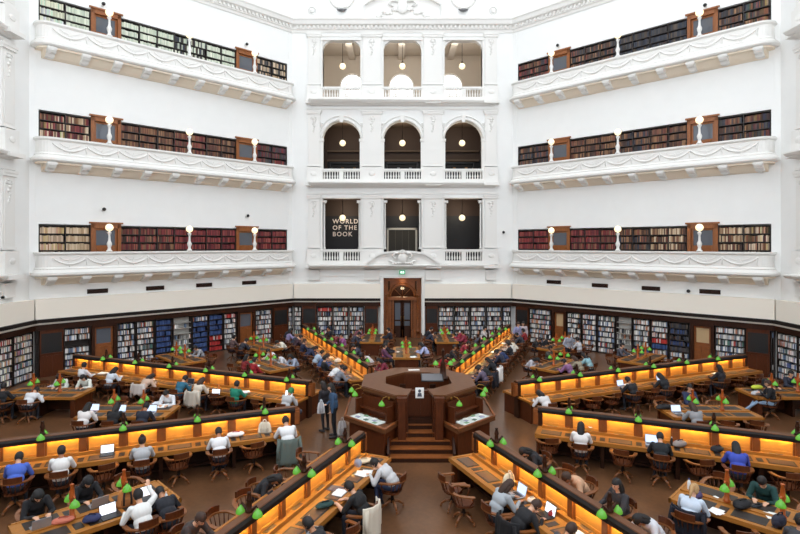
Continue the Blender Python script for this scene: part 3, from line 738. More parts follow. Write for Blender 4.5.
for s_ in (-1,1):
    mm=MB(); x0,x1=sorted((s_*.04,s_*.58)); mm.box(x0,x0+.09,.05,.11,.02,2.48); mm.box(x1-.09,x1,.05,.11,.02,2.48); mm.box(x0,x1,.05,.11,.02,.8); mm.box(x0,x1,.05,.11,2.3,2.48); mm.box(x0,x1,.05,.11,1.1,1.2); mm.build('door_leaf',walnut,o)
    mm=MB(); mm.box(x0+.09,x1-.09,.07,.09,.8,1.1); mm.box(x0+.09,x1-.09,.07,.09,1.2,2.3); mm.build('door_pane',glassd,o)
    mm=MB(); mm.tube([(s_*.1,.0,1.1),(s_*.1,.0,1.45)],.015,6); mm.build('door_handle',brass,o)
    mm=MB(); a,b=sorted((s_*.72,s_*.94)); mm.box(a,b,.05,.12,0,2.5); mm.build('door_side_panel',pilw,o)
# small lobby lamp above inner door, notice, exit sign
rt=empty('ceiling_lamp',mw=NW@Matrix.Translation((0,.75,3.25)),label='small warm lamp glowing inside the arch of the entrance doors',cat='lamp'); mm=MB(); mm.ell((0,0,0),(.13,.1,.09)); mm.build('shade',globe,rt); mm=MB(); mm.tube([(0,0,.05),(0,0,.77)],.012,6); mm.build('stem',dark_trim,rt)
rt=empty('exit_sign',mw=NW@Matrix.Translation((-.02,-.1,4.38)),label='small green lit exit sign above the entrance doorway',cat='sign')
mm=MB(); mm.bevbox(-.19,.19,-.36,-.28,-.13,.13,.015); mm.build('sign_box',mat('exit_green',(20,140,90),.4,emit=(30,170,110),es=.5),rt)
mm=MB(); mm.box(-.12,.12,-.368,-.358,-.07,.07); mm.build('sign_panel',mat('exit_white',(235,255,240),.4,emit=(230,255,240),es=.8),rt)
mm=MB(); mm.ell((.01,-.37,.045),(.014,.006,.014)); mm.tube([(.0,-.372,.03),(-.01,-.372,-.005),(.03,-.372,-.03),(.02,-.372,-.055)],.008,5); mm.tube([(-.01,-.372,-.005),(-.03,-.372,-.05)],.008,5); mm.tube([(-.04,-.372,.02),(.04,-.372,.015)],.007,5); mm.build('running_figure',MATS['exit_green'],rt)
# ------------------------------------------------------------------ central dais
C0=Vector((.31,0,0))
DX=Matrix.Translation(C0)
def octp(a,rot=0): 
    r=a/math.cos(PI/8); return [(r*math.cos(PI/8+i*PI/4),r*math.sin(PI/8+i*PI/4)) for i in range(8)]
dais=empty('central_dais',mw=DX,label='octagonal dark wooden raised librarian desk at the room centre with steps',cat='desk')
AO=1.78; AI=1.06; ZT=1.72
O=octp(AO); I=octp(AI)
# faces: edge i from vertex i-1 to i ; front gap faces -y is between vertex 5 (angle 247.5) and 6 (292.5)
mm=MB(); mm.prism(octp(AI+.35),0,.9); mm.build('platform',walnut,dais)
def ringseg(mm,a0,a1,i,z0,z1,mt=0,t0=0.,t1=1.):
    A=octp(a0);B=octp(a1);j=(i+1)%8
    l=lambda p,q,t:(p[0]+(q[0]-p[0])*t,p[1]+(q[1]-p[1])*t)
    mm.prism([l(A[i],A[j],t0),l(B[i],B[j],t0),l(B[i],B[j],t1),l(A[i],A[j],t1)],z0,z1,mt)
mm=MB()
for i in range(8):
    if i==5: ringseg(mm,AI,AO,i,ZT-.07,ZT,0,0,.24); ringseg(mm,AI,AO,i,ZT-.07,ZT,0,.76,1)
    else: ringseg(mm,AI,AO,i,ZT-.07,ZT)
    if i!=5: ringseg(mm,AO-.02,AO+.03,i,ZT-.12,ZT-.02)
mm.build('counter_top',captop,dais)
mm=MB()
for i in range(8):
    if i==5: ringseg(mm,AO-.12,AO-.06,i,0,ZT-.07,0,0,.24); ringseg(mm,AO-.12,AO-.06,i,0,ZT-.07,0,.76,1); ringseg(mm,AI,AI+.05,i,.9,ZT-.07,0,0,.24);ringseg(mm,AI,AI+.05,i,.9,ZT-.07,0,.76,1); continue
    ringseg(mm,AO-.12,AO-.06,i,0,ZT-.07); ringseg(mm,AO-.06,AO-.03,i,0,.14); ringseg(mm,AO-.06,AO-.03,i,ZT-.2,ZT-.07)
    for t0,t1 in ((.0,.06),(.47,.53),(.94,1.)): ringseg(mm,AO-.06,AO-.03,i,.14,ZT-.2,0,t0,t1)
    ringseg(mm,AI,AI+.05,i,.9,ZT-.07)
mm.build('panelled_side',mahog,dais)
mm=MB()
for k in range(6):
    y0=-2.46+.25*k; w=.9 if k<3 else .42; mm.box(-w,w,y0,-1.15,.15*k,.15*(k+1)-.02); mm.box(-w,w,y0-.03,y0+.26 if k<5 else -1.1,.15*(k+1)-.03,.15*(k+1),1)
mm.build('steps',[walnut,pilw],dais)
for s_ in (-1,1):
    mm=MB(); mm.bevbox(s_*.55-.12,s_*.55+.12,-1.95,-1.6,0,ZT-.06,.02); mm.box(s_*.55-.15,s_*.55+.15,-1.98,-1.55,ZT-.16,ZT-.04); mm.box(s_*.55-.15,s_*.55+.15,-1.98,-1.58,0,.2); mm.box(s_*.5-.06,s_*.5+.06,-1.62,-1.1,.4,ZT-.08); mm.build('stair_pillar',mahog,dais)
    mm=MB(); mm.prism_yz([(-2.48,0),(-1.9,0),(-1.9,.62),(-2.1,.6),(-2.46,.24)],s_*.94-.03,s_*.94+.03); mm.build('stair_rail',walnut,dais)
mm=MB(); mm.box(-.4,.4,-1.2,-1.15,.9,ZT-.05); 
for a in (-.36,.03): mm.box(a,a+.33,-1.22,-1.2,.97,ZT-.15)
mm.box(-.42,.42,-1.24,-1.1,ZT-.08,ZT-.02); mm.build('gate',mahog,dais)
def sideshow(s_):
    # lower wrap-around map desk on a diagonal face
    o=empty('map_desk',mw=DX,label='low wooden display desk with lit maps on the %s front side of the dais'%('left' if s_<0 else 'right'),cat='desk',group='map desks at the dais')
    P=[(s_*2.3,-1.3),(s_*1.02,-2.52),(s_*.62,-1.72),(s_*.74,-1.78),(s_*1.78,-.74),(s_*1.78,.4),(s_*2.12,.78),(s_*2.32,.72)]
    Q=[(s_*2.15,-1.2),(s_*1.05,-2.28),(s_*.7,-1.72),(s_*.74,-1.72),(s_*1.72,-.74),(s_*1.72,.3),(s_*2.0,.6),(s_*2.15,.55)]
    if s_>0: P=P[::-1]; Q=Q[::-1]
    mm=MB(); mm.prism(Q,0,.82); mm.build('cabinet',mahog,o)
    mm=MB(); mm.prism(P,.82,.93); mm.build('top',captop,o)
    # rim and sloping back
    mm=MB(); rim=[(s_*2.28,.7),(s_*2.28,-1.28),(s_*1.03,-2.48),(s_*.66,-1.76)]
    for a,b in zip(rim,rim[1:]): mm.tube([(a[0],a[1],.95),(b[0],b[1],.95)],.035,6)
    mm.build('rim',pilw,o)
    n=Vector((s_*.7071,-.7071,0)); t=Vector((.7071*s_,.7071,0))
    mm=MB(); c=n*1.86
    M=Matrix(((t.x,n.x,0,0),(t.y,n.y,0,0),(0,0,1,0),(0,0,0,1)))
    mm.box(-.7,.7,1.74,1.84,.93,1.5,0,M); mm.box(-.7,.7,1.8,1.98,1.12,1.16,0,M); mm.box(-.7,-.64,1.74,2.1,.93,1.4,0,M); mm.box(.64,.7,1.74,2.1,.93,1.4,0,M); mm.build('shelf_back',mahog,o)
    mm=MB(); mm.box(-.6,.6,2.02,2.42,.93,.945,0,M); mm.build('display_tray',flat((200,206,200)),o)
    cols=[(236,236,232),(120,150,120),(150,150,170),(230,228,220),(90,110,100)]
    for q in range(9):
        x=-.52+.125*q; y=2.06+.12*((q*5)%3); mm=MB(); Mx=M@Matrix.Translation((x,y,.945))@Matrix.Rotation(.4*math.sin(q*3),4,'Z'); mm.box(-.07,.07,-.05,.06,0,.006+.002*q,0,Mx)
        mm.build('map_sheet',flat(cols[q%5]),o)
    return M
for s_ in (-1,1): sideshow(s_)
# bracket lamps on the dais
proto_shade=None
def shade_meshes():
    m=MB(); m.lathe([(.092,0),(.095,.01),(.09,.04),(.072,.08),(.046,.11),(.025,.125),(.02,.15)],(0,0,-.15),14)
    b=MB(); b.lathe([(.055,0),(.06,.03),(.02,.05)],(0,0,-.145),10)
    return m.mesh('lamp_shade',[green]), b.mesh('bulb',[bulbm])
SH,BU=shade_meshes()
def add_shade(root,x,y,z):
    a=bpy.data.objects.new('lamp_shade',SH); COL.objects.link(a); a.parent=root; a.location=(x,y,z)
    b=bpy.data.objects.new('bulb',BU); COL.objects.link(b); b.parent=a
for (dx,dy,lab,a) in ((-1.0,-1.72,'left of the dais steps, nearest them',225),(-1.82,-.75,'at the left edge of the left map desk',200),(-1.95,-.35,'at the rear left corner of left map desk',180),
                      (1.0,-1.72,'right of the dais steps, nearest them',315),(1.82,-.75,'at the right edge of the right map desk',340),(1.95,-.35,'at the rear right corner of right map desk',0)):
    rt=empty('bracket_lamp',mw=Matrix.Translation((C0.x+dx,dy,1.58))@Matrix.Rotation(R(a),4,'Z'),label='green shaded bracket lamp '+lab,cat='lamp',group='bracket lamps on the dais')
    mm=MB(); mm.tube([(-.12,0,0),(0,0,.08),(.14,0,.06),(.2,0,0)],.014,6); mm.ell((-.1,0,0),(.03,.04,.05)); mm.build('bracket',brass,rt); add_shade(rt,.2,0,.0)
# on the counter: spire lamp, screen, sign, papers
x,y=at(443,379,ZT)
rt=empty('spire_lamp_post',(x,y,ZT),0,'tall dark carved lamp post with finial standing on the dais counter','lamp')
mm=MB(); mm.lathe([(.17,0),(.17,.06),(.11,.1),(.1,.3),(.08,.5),(.09,.52),(.05,.6),(.04,.9),(.06,.92),(.005,1.02)],seg=10); mm.tube([(-.24,0,.62),(0,.0,.72),(.24,0,.62)],.025,6); mm.build('post',walnut,rt); add_shade(rt,-.24,0,.62); add_shade(rt,.24,0,.62)
x,y=at(432,380.5,ZT)
rt=empty('angled_monitor',(x,y,ZT),0,'flat grey screen lying tilted on the dais counter','monitor')
mm=MB(); X=Matrix.Rotation(R(20),4,'X'); mm.bevbox(-.36,.36,-.22,.22,.1,.13,.01,0,X); mm.bevbox(-.12,.12,-.1,.1,0,.1,.01); mm.build('casing',blackp,rt)
mm=MB(); mm.box(-.33,.33,-.19,.19,.131,.134,0,X); mm.build('screen',flat((98,96,100),.4),rt)
rt=empty('notice',mw=DX@Matrix.Translation((0,-1.245,1.5)),label='white notice with dark figure hanging on the dais gate',cat='sign')
mm=MB(); mm.bevbox(-.13,.13,-.02,0,-.02,.3,.004); mm.build('sheet',paper,rt)
mm=MB(); mm.ell((0,-.022,.2),(.045,.006,.05)); mm.prism_xz([(-.07,.03),(.07,.03),(.05,.14),(-.05,.14)],-.026,-.02); mm.build('printed_figure',flat((70,76,90)),rt)
x,y=at(414,370,ZT); rt=empty('paper_sheet',(x,y,ZT),.1,'white paper sheet lying on the rear counter of the dais','paper'); mm=MB(); mm.bevbox(-.2,.2,-.07,.07,0,.01,.003); mm.build('sheet',paper,rt)
# central column of the dais interior
mm=MB(); 
for s_ in (-1,1): mm.box(s_*.5-.1,s_*.5+.1,.3,.34,.9,1.5)
mm.build('inner_shelf',walnut,dais)

# ------------------------------------------------------------------ radial reading desks
R0,R1,BAY=3.93,15.95,.925
def make_desk():
    rt=empty('reading_desk',(0,0,0))
    m=MB()   # partition with cap rail
    m.box(4.0,R1,-.05,.05,0,1.26); m.box(3.98,4.1,-.12,.12,0,1.28); m.box(R1-.04,R1+.1,-.12,.12,0,1.28)
    m.build('partition',walnut,rt)
    m=MB()
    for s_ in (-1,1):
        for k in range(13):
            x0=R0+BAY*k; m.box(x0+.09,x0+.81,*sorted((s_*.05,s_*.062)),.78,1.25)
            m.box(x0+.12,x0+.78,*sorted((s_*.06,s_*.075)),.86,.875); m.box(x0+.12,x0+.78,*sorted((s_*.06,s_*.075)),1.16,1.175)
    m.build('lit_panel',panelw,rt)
    m=MB(); m.bevbox(3.95,R1+.12,-.085,.085,1.28,1.315,.012); m.build('cap_rail',captop,rt)
    m=MB()
    for s_ in (-1,1): m.prism_yz([(s_*.085,1.295),(s_*.135,1.25),(s_*.14,1.165),(s_*.125,1.165),(s_*.085,1.265)][::s_],3.97,R1+.08)
    m.box(4.0,R1,-.085,.085,1.255,1.28); m.build('hood',dark_trim,rt)
    for k in range(14):
        x=R0+BAY*k; m=MB()
        for s_ in (-1,1): m.box(x-.11,x+.11,*sorted((s_*.05,s_*.085)),.78,1.24); m.box(x-.07,x+.07,*sorted((s_*.085,s_*.115)),.8,1.17)
        m.build('pilaster',pilw,rt)
    for s_ in (-1,1):
        m=MB(); m.box(3.98,R1,*sorted((s_*.05,s_*.84)),.70,.75,0); m.box(3.98,R1,*sorted((s_*.8,s_*.86)),.66,.765,0)
        m.box(4.1,R1,*sorted((s_*.05,s_*.2)),.75,.80,0); m.box(4.1,R1,*sorted((s_*.2,s_*.23)),.75,.83,0)
        for k in range(13):
            x0=R0+BAY*k
            m.box(x0+(.2 if k==0 else .16),x0+.76,*sorted((s_*.38,s_*.72)),.75,.756,1); m.box(x0+.2,x0+.72,*sorted((s_*.42,s_*.68)),.756,.759,2)
            if k: m.box(x0-.07,x0+.07,*sorted((s_*.42,s_*.68)),.75,.756,1)
            m.box(x0+.3,x0+.6,*sorted((s_*.07,s_*.18)),.80,.806,2)
        m.box(3.98,4.06,*sorted((s_*.1,s_*.84)),.75,.765,0)
        m.build('desktop',[oak,leather,mat('ink_leather',(92,70,54),.4,noise=.12,nscale=10)],rt)
        for k in list(range(0,14,2))+[13]:
            x=(R0+BAY*k if 0<k<13 else (4.2 if k==0 else R1-.05))
            m=MB(); m.box(x-.04,x+.04,*sorted((s_*.05,s_*.66)),0,.7); m.box(x-.05,x+.05,*sorted((s_*.6,s_*.7)),0,.7); m.build('leg',walnut,rt)
        m=MB(); m.box(4.1,R1,*sorted((s_*.3,s_*.36)),.1,.16); m.build('foot_rail',walnut,rt)
        m=MB(); 
        for k in range(13): x0=R0+BAY*k; m.tube([(x0+.12,s_*.1,1.205),(x0+.78,s_*.1,1.205)],.013,6)
        m.build('light_tube',tubem,rt)
        m=MB(); m.prism([(4.02,s_*.8),(4.1,s_*.8),(4.16,s_*.05),(4.08,s_*.05)][::s_],0,.70); m.build('end_panel',mahog,rt)
    return rt
DCX=.2
def doff(a): return .3 if a in (67.5,112.5) else 0.
desk0=make_desk(); remember(desk0)
DN={22.5:'far right',67.5:'back right',112.5:'back left',157.5:'far left',202.5:'near left',247.5:'front left',292.5:'front right',337.5:'near right'}
for i,a in enumerate(DN):
    o=desk0 if i==0 else copy_tree(desk0); place(o,DCX+doff(a)*math.cos(R(a)),doff(a)*math.sin(R(a)),0,R(a)); 
    tag(o,'long double-sided oak reading desk with glowing panels, %s spoke from the dais'%DN[a],'desk','radial reading desks')
# twin lamps on the ridge
def make_twin(h,name,wood,zb):
    rt=empty(name); m=MB()
    m.lathe([(.07,0),(.075,.04),(.05,.07),(.045,h*.55),(.06,h*.6),(.05,h*.7),(.03,h-.03),(.04,h-.02),(.035,h)],seg=8); m.build('post',wood,rt)
    m=MB(); za=zb+.0
    m.tube([(0,0,za-.12),(0,.1,za-.02),(0,.16,za+.04),(0,.185,za)],[.035,.028,.02,.014],6); m.tube([(0,0,za-.12),(0,-.1,za-.02),(0,-.16,za+.04),(0,-.185,za)],[.035,.028,.02,.014],6); m.build('arm',wood,rt)
    add_shade(rt,0,.185,za); add_shade(rt,0,-.185,za); return rt
ordn=['first','second','third','fourth','fifth','sixth','seventh','eighth','ninth','tenth','eleventh','twelfth','thirteenth']
tl0=make_twin(.36,'desk_lamp',walnut,.1); remember(tl0); first=True
for a in DN:
    for k in range(6):
        r=4.855+1.85*k+doff(a); p=(DCX+r*math.cos(R(a)), r*math.sin(R(a)))
        d=p[1]-CY; 
        if d<2: continue
        u=PX+(p[0]-CX)/d*F; v=PY+(CZ-1.4)/d*F
        if not(-25<u<825 and v<560): continue
        o=tl0 if first else copy_tree(tl0); first=False
        place(o,p[0],p[1],1.31,R(a)); tag(o,'green glass twin desk lamp, %s out from the dais on the %s long desk'%(ordn[k],DN[a]),'lamp','desk lamps on the radial desks')
# ------------------------------------------------------------------ wedge tables
tableleather=leather
def make_table():
    rt=empty('reading_table'); m=MB()
    m.box(-1.4,1.4,-.63,.63,.71,.75,0); m.box(-1.42,1.42,-.65,-.6,.67,.76,0); m.box(-1.42,1.42,.6,.65,.67,.76,0); m.box(-1.42,-1.37,-.65,.65,.67,.76,0); m.box(1.37,1.42,-.65,.65,.67,.76,0)
    m.box(-1.38,1.38,-.05,.05,.75,.78,0)
    for s_ in (-1,1):
        for k in range(3):
            x=-.92+.92*k; m.box(x-.3,x+.3,*sorted((s_*.16,s_*.52)),.75,.757,1)
            if k<2: m.box(x+.38,x+.54,*sorted((s_*.2,s_*.48)),.75,.757,1)
    m.build('tabletop',[oak,leather],rt)
    for sx in (-1,1):
        m=MB(); m.box(*sorted((sx*1.25,sx*1.33)),-.5,.5,0,.71); m.box(*sorted((sx*1.2,sx*1.36)),-.56,-.46,0,.71); m.box(*sorted((sx*1.2,sx*1.36)),.46,.56,0,.71); m.build('leg',mahog,rt)
    m=MB(); m.box(-1.2,1.2,-.04,.04,.15,.7); m.box(-.04,.04,-.45,.45,.0,.7); m.build('centre_panel',walnut,rt)
    return rt
tb0=make_table(); remember(tb0)
tt0=make_twin(.68,'table_lamp',mat('orange_wood',(170,84,30),.35),.44); remember(tt0)
WN={90:'back',135:'back left',180:'left',225:'front left',0:'right',45:'back right',315:'front right'}
TABLES={}
first=True; nl=0
def table(x,y,ang,lab,key,lampr=(-.48,.48)):
    global first,nl
    o=tb0 if first else copy_tree(tb0); first=False
    place(o,x,y,0,R(ang)); tag(o,lab,'table','reading tables'); TABLES[key]=(x,y,R(ang))
    for j,dx in enumerate(lampr):
        l=tt0 if nl==0 else copy_tree(tt0); nl+=1
        place(l,x+dx*math.cos(R(ang)),y+dx*math.sin(R(ang)),.78,R(ang))
        tag(l,'green shaded twin table lamp, %s end of the %s'%('inner' if j==0 else 'outer',lab.split(', ')[1].replace('of the ','of ')),'lamp','table lamps')
for a,w in WN.items():
    r=9.4 if a not in (225,315) else 9.55; yy=-.2 if a in (180,0) else 0
    table(C0.x*(0.3 if a==90 else 1)+(-.2 if a==315 else 0)+r*math.cos(R(a)),r*math.sin(R(a))+yy,a,'oak reading table with dark inlays, inner table of the %s wedge'%w,(a,'i'))
for a,w in WN.items():
    if a in (225,315): continue
    for s_,tx in ((1,'counterclockwise'),(-1,'clockwise')):
        if a==180 and s_==1: continue
        if a==0 and s_==-1: continue
        t=R(a); n=(-math.sin(t),math.cos(t)); r=13.5
        if a in (180,0): s2=1; n=(0,1); off=2.0
        else: s2=s_; off=2.1*s_
        side={135:('lower','upper'),90:('left','right'),45:('upper','lower'),180:('',''),0:('','')}[a][0 if s_==1 else 1]
        table(C0.x+r*math.cos(t)+n[0]*off, r*math.sin(t)+n[1]*off, a, 'oak reading table with dark inlays, %souter table of the %s wedge'%((side+' ') if side else '',w),(a,'o%d'%s_))
# ------------------------------------------------------------------ chairs
def chair_bits():
    out=[]
    m=MB(); pts=[(.23*math.copysign(abs(math.cos(a))**.7,math.cos(a)),.01+.22*math.copysign(abs(math.sin(a))**.7,math.sin(a))) for a in [2*PI*i/16 for i in range(16)]]
    m.prism(pts,.42,.455); m.prism([(x*.9,y*.9) for x,y in pts],.455,.465); out.append(('seat',m,chairw))
    m=MB(); P=[]
    for i in range(17):
        a=PI+PI*i/16; P.append((.29*math.cos(a),-.03+.27*math.sin(a),.70+.03*math.sin(PI*i/16)))
    P=[(-.29,.2,.68),(-.3,.1,.69)]+P+[(.3,.1,.69),(.29,.2,.68)]
    vs=[];fs=[]
    for i,p in enumerate(P):
        q0=P[max(0,i-1)];q1=P[min(len(P)-1,i+1)]; t=Vector((q1[0]-q0[0],q1[1]-q0[1],0)).normalized(); n=Vector((t.y,-t.x,0))
        w=.038 if 2<i<len(P)-3 else .045
        for a,b in ((-w,-.014),(w,-.014),(w,.014),(-w,.014)): vs.append((p[0]+n.x*a,p[1]+n.y*a,p[2]+b))
    for i in range(len(P)-1):
        for j in range(4): fs.append((i*4+j,i*4+(j+1)%4,i*4+4+(j+1)%4,i*4+4+j))
    fs.append((3,2,1,0)); fs.append(tuple(range(len(vs)-4,len(vs)))); m.add(vs,fs); out.append(('arm_rail',m,chairl))
    m=MB(); A=[R(270+d) for d in (-36,-24,-12,0,12,24,36)]
    vs=[]
    for a in A:
        for rr in (.27,.305):
            for z in (.72,.86+ .015*math.cos((a-R(270))*2)): vs.append((rr*1.05*math.cos(a),-.03+rr*math.sin(a),z))
    fs=[]
    for i in range(6):
        o=i*4; fs+= [(o,o+1,o+5,o+4),(o+2,o+6,o+7,o+3),(o+1,o+3,o+7,o+5),(o,o+4,o+6,o+2)]
    fs+=[(0,2,3,1),(24,25,27,26)]; m.add(vs,fs); out.append(('backrest',m,chairw))
    for i in range(8):
        a=R(195+ 150*i/7); m=MB(); m.tube([(.21*math.cos(a),.0+.2*math.sin(a),.45),(.285*math.cos(a),-.03+.265*math.sin(a),.70)],[.012,.011],6); out.append(('spindle',m,chairw))
    for s_ in (-1,1):
        m=MB(); m.tube([(s_*.21,.1,.45),(s_*.27,.17,.58),(s_*.28,.14,.68)],[.02,.018,.018],6); out.append(('arm_post',m,chairw))
    m=MB(); m.lathe([(.05,.16),(.06,.2),(.035,.26),(.03,.36),(.07,.4),(.12,.42)],seg=10); out.append(('column',m,dark_trim))
    for k in range(4):
        a=R(45+90*k); c,s=math.cos(a),math.sin(a); m=MB(); m.tube([(.03*c,.03*s,.2),(.15*c,.15*s,.17),(.27*c,.27*s,.075)],[.035,.032,.026],6); m.ell((.28*c,.28*s,.035),(.03,.03,.035),0,8,6); out.append(('foot',m,chairl))
    return out
bits=chair_bits()
ch0=empty('swivel_chair')
for n,m,mt in bits: m.build(n,mt,ch0)
remember(ch0)
allm=MB()
order_m=[chairw,chairl,dark_trim]
for n,m,mt in bits:
    k=order_m.index(mt); o=len(allm.v); allm.v+=m.v
    for f,s in zip(m.f,m.sm): allm.f.append([i+o for i in f]); allm.m.append(k); allm.sm.append(s)
far_mesh=allm.mesh('swivel_chair',order_m)
used_ch=[False]
def chair(x,y,rz,label,grp):
    d=y-CY
    if d<21:
        o=ch0 if not used_ch[0] else copy_tree(ch0); used_ch[0]=True
    else:
        o=bpy.data.objects.new('swivel_chair',far_mesh); COL.objects.link(o)
    place(o,x,y,0,rz); tag(o,label,'chair',grp); return o
# ------------------------------------------------------------------ people
def ik(Sh,H,l1,l2,hint):
    Sh,H=Vector(Sh),Vector(H); d=H-Sh; L=min(d.length,(l1+l2)*.995); dn_=d.normalized(); H=Sh+dn_*L
    a=(l1*l1-l2*l2+L*L)/(2*L); h=math.sqrt(max(0,l1*l1-a*a)); hv=Vector(hint); hv=(hv-dn_*hv.dot(dn_)).normalized()
    return Sh+dn_*a+hv*h, H
def body_mesh(name,pose):
    caps=[]; ells=[]; m=MB()
    def cap(a,b,ra,rb,t):
        a,b=Vector(a),Vector(b); caps.append((a,b,ra,rb,t))
        n=8; L=(b-a).length; pts=[];rs=[]; dirn=(b-a).normalized()
        for k in range(5): th=PI/2*(1-k/4); pts.append(a-dirn*ra*math.sin(th)); rs.append(max(.002,ra*math.cos(th)))
        for k in range(1,n): pts.append(a.lerp(b,k/n)); rs.append(ra+(rb-ra)*k/n)
        for k in range(5): th=PI/2*k/4; pts.append(b+dirn*rb*math.sin(th)); rs.append(max(.002,rb*math.cos(th)))
        m.tube(pts,rs,12)
    def ell(c,r,t,rot=None): ells.append((Vector(c),Vector(r),t,rot)); m.ell(c,r,0,16,12,rot=rot)
    lean=R(pose.get('lean',15)); hz=pose.get('hz',.55); hy=pose.get('hy',-.06); curve=R(pose.get('curve',12)); tw=pose.get('w',1.0)
    stand=pose.get('stand',False)
    p=Vector((0,hy,hz)); 
    def up(a): return Vector((0,math.sin(a),math.cos(a)))
    mid=p+up(lean)*.2; chest=mid+up(lean+curve*.6)*.17; nb=chest+up(lean+curve)*.14; rotc=Matrix.Rotation(-(lean+curve*.6),3,'X')
    rotl=Matrix.Rotation(-lean,3,'X')
    ell(p+Vector((0,0,.0)),(.165*tw,.125,.12),2); ell(p+up(lean)*.1,(.175*tw,.14,.13),1,rotl); ell(mid,(.18*tw,.135,.14),1,rotl); ell(chest,(.2*tw,.14,.16),1,rotc); ell(nb-up(lean+curve)*.05,(.2*tw,.1,.085),1,rotc)
    hp=R(pose.get('head',25)); neck=nb+up(lean+curve)*.02; hd=neck+up(lean+curve*.8)*.055+up(hp)*.105+Vector((pose.get('hx',0),.01,0))
    cap(neck-up(lean)*.02,hd-up(hp)*.04,.058,.052,0)
    rh=Matrix.Rotation(-hp,3,'X')@Matrix.Rotation(0,3,'Z'); turn=R(pose.get('turn',0)); rh=Matrix.Rotation(turn,3,'Z')@rh
    ell(hd,(.076,.095,.112),0,rh); ell(hd+rh@Vector((0,.03,-.055)),(.052,.06,.06),0,rh); ell(hd+rh@Vector((0,.098,-.015)),(.014,.02,.026),0,rh); ell(hd+rh@Vector((0,.085,-.062)),(.025,.012,.01),0,rh)
    for s_ in (-1,1): ell(hd+rh@Vector((s_*.078,-.005,-.01)),(.012,.02,.032),0,rh)
    for s_,k in ((-1,'L'),(1,'R')):
        sh=nb+Vector((s_*.175*tw,0,0))-up(lean+curve)*.03
        H=Vector(pose['hand'+k]); hint=pose.get('elb'+k,(s_*.7,-.3,-1)); e,w=ik(sh,H,.29,.25,hint)
        cap(sh,e,.07,.056,1); cap(e,w,.054,.036,4)
        fd=(w-e).normalized(); fwd=Vector(pose.get('fdir'+k,(fd.x*.4-s_*.2,fd.y+.2,-.08))).normalized()
        sidev=fwd.cross(Vector((0,0,1))).normalized() if abs(fwd.z)<.9 else Vector((1,0,0)); upv=sidev.cross(fwd)
        pc=w+fwd*.05; rr=Matrix((sidev,fwd,upv)).transposed(); ell(pc,(.04,.05,.018),0,rr)
        for q,(o_,ln) in enumerate(((-.03,.062),(-.01,.075),(.011,.07),(.031,.055))):
            b0=pc+fwd*.035+sidev*o_; b1=b0+fwd*ln*.55-upv*.006; b2=b1+fwd*ln*.4-upv*.025; cap(b0,b1,.0105,.010,0); cap(b1,b2,.010,.009,0)
        ts=-s_; b0=pc-fwd*.02+sidev*ts*.03; b1=b0+sidev*ts*.028+fwd*.03; b2=b1+fwd*.03-upv*.008; cap(b0,b1,.013,.011,0); cap(b1,b2,.011,.010,0)
    for s_,k in ((-1,'L'),(1,'R')):
        hip=p+Vector((s_*.09,0,-.01)); kn=Vector(pose.get('knee'+k,(s_*.12,hy+.43,hz-.02))); an=Vector(pose.get('ank'+k,(s_*.12,hy+.42,.09))); toe=Vector(pose.get('toe'+k,(an.x+s_*.02,an.y+.16,.035)))
        cap(hip,kn,.085,.06,2); cap(kn,an,.058,.038,2); cap(Vector((an.x,an.y-.03,.045)) if an.z<.2 else an,toe,.042,.034,3); cap(an,Vector((an.x,an.y-.03,.045)) if an.z<.2 else an,.04,.042,3)
    me=m.mesh(name+'_raw',[skin]); ob=bpy.data.objects.new('tmp',me); COL.objects.link(ob)
    md=ob.modifiers.new('r','REMESH'); md.mode='VOXEL'; md.voxel_size=.011; md.use_smooth_shade=True
    s2=ob.modifiers.new('s','SMOOTH'); s2.factor=.5; s2.iterations=2
    dg=bpy.context.evaluated_depsgraph_get(); out=bpy.data.meshes.new_from_object(ob.evaluated_get(dg)); bpy.data.objects.remove(ob); bpy.data.meshes.remove(me); out.name=name
    n=len(out.polygons); cen=np.empty(n*3); out.polygons.foreach_get('center',cen); cen=cen.reshape(-1,3)
    best=np.full(n,9e9); idx=np.zeros(n,int)
    for a,b,ra,rb,t in caps:
        a=np.array(a);b=np.array(b);ab=b-a; tt=np.clip(((cen-a)@ab)/max(1e-9,ab@ab),0,1); d=np.linalg.norm(cen-(a+tt[:,None]*ab),axis=1)-(ra+(rb-ra)*tt); k=d<best; best[k]=d[k]; idx[k]=t
    for c,r,t,rot in ells:
        q=cen-np.array(c); 
        if rot is not None: q=q@np.array(rot)
        r=np.array(r); d=(np.linalg.norm(q/r,axis=1)-1)*min(r); k=d<best; best[k]=d[k]; idx[k]=t
    out.materials.clear()
    for _ in range(5): out.materials.append(skin)
    out.polygons.foreach_set('material_index',idx.astype(np.int32)); out.polygons.foreach_set('use_smooth',[True]*n); out.update()
    hm=Matrix.Translation(hd)@rh.to_4x4(); return out,hm,nb,lean+curve
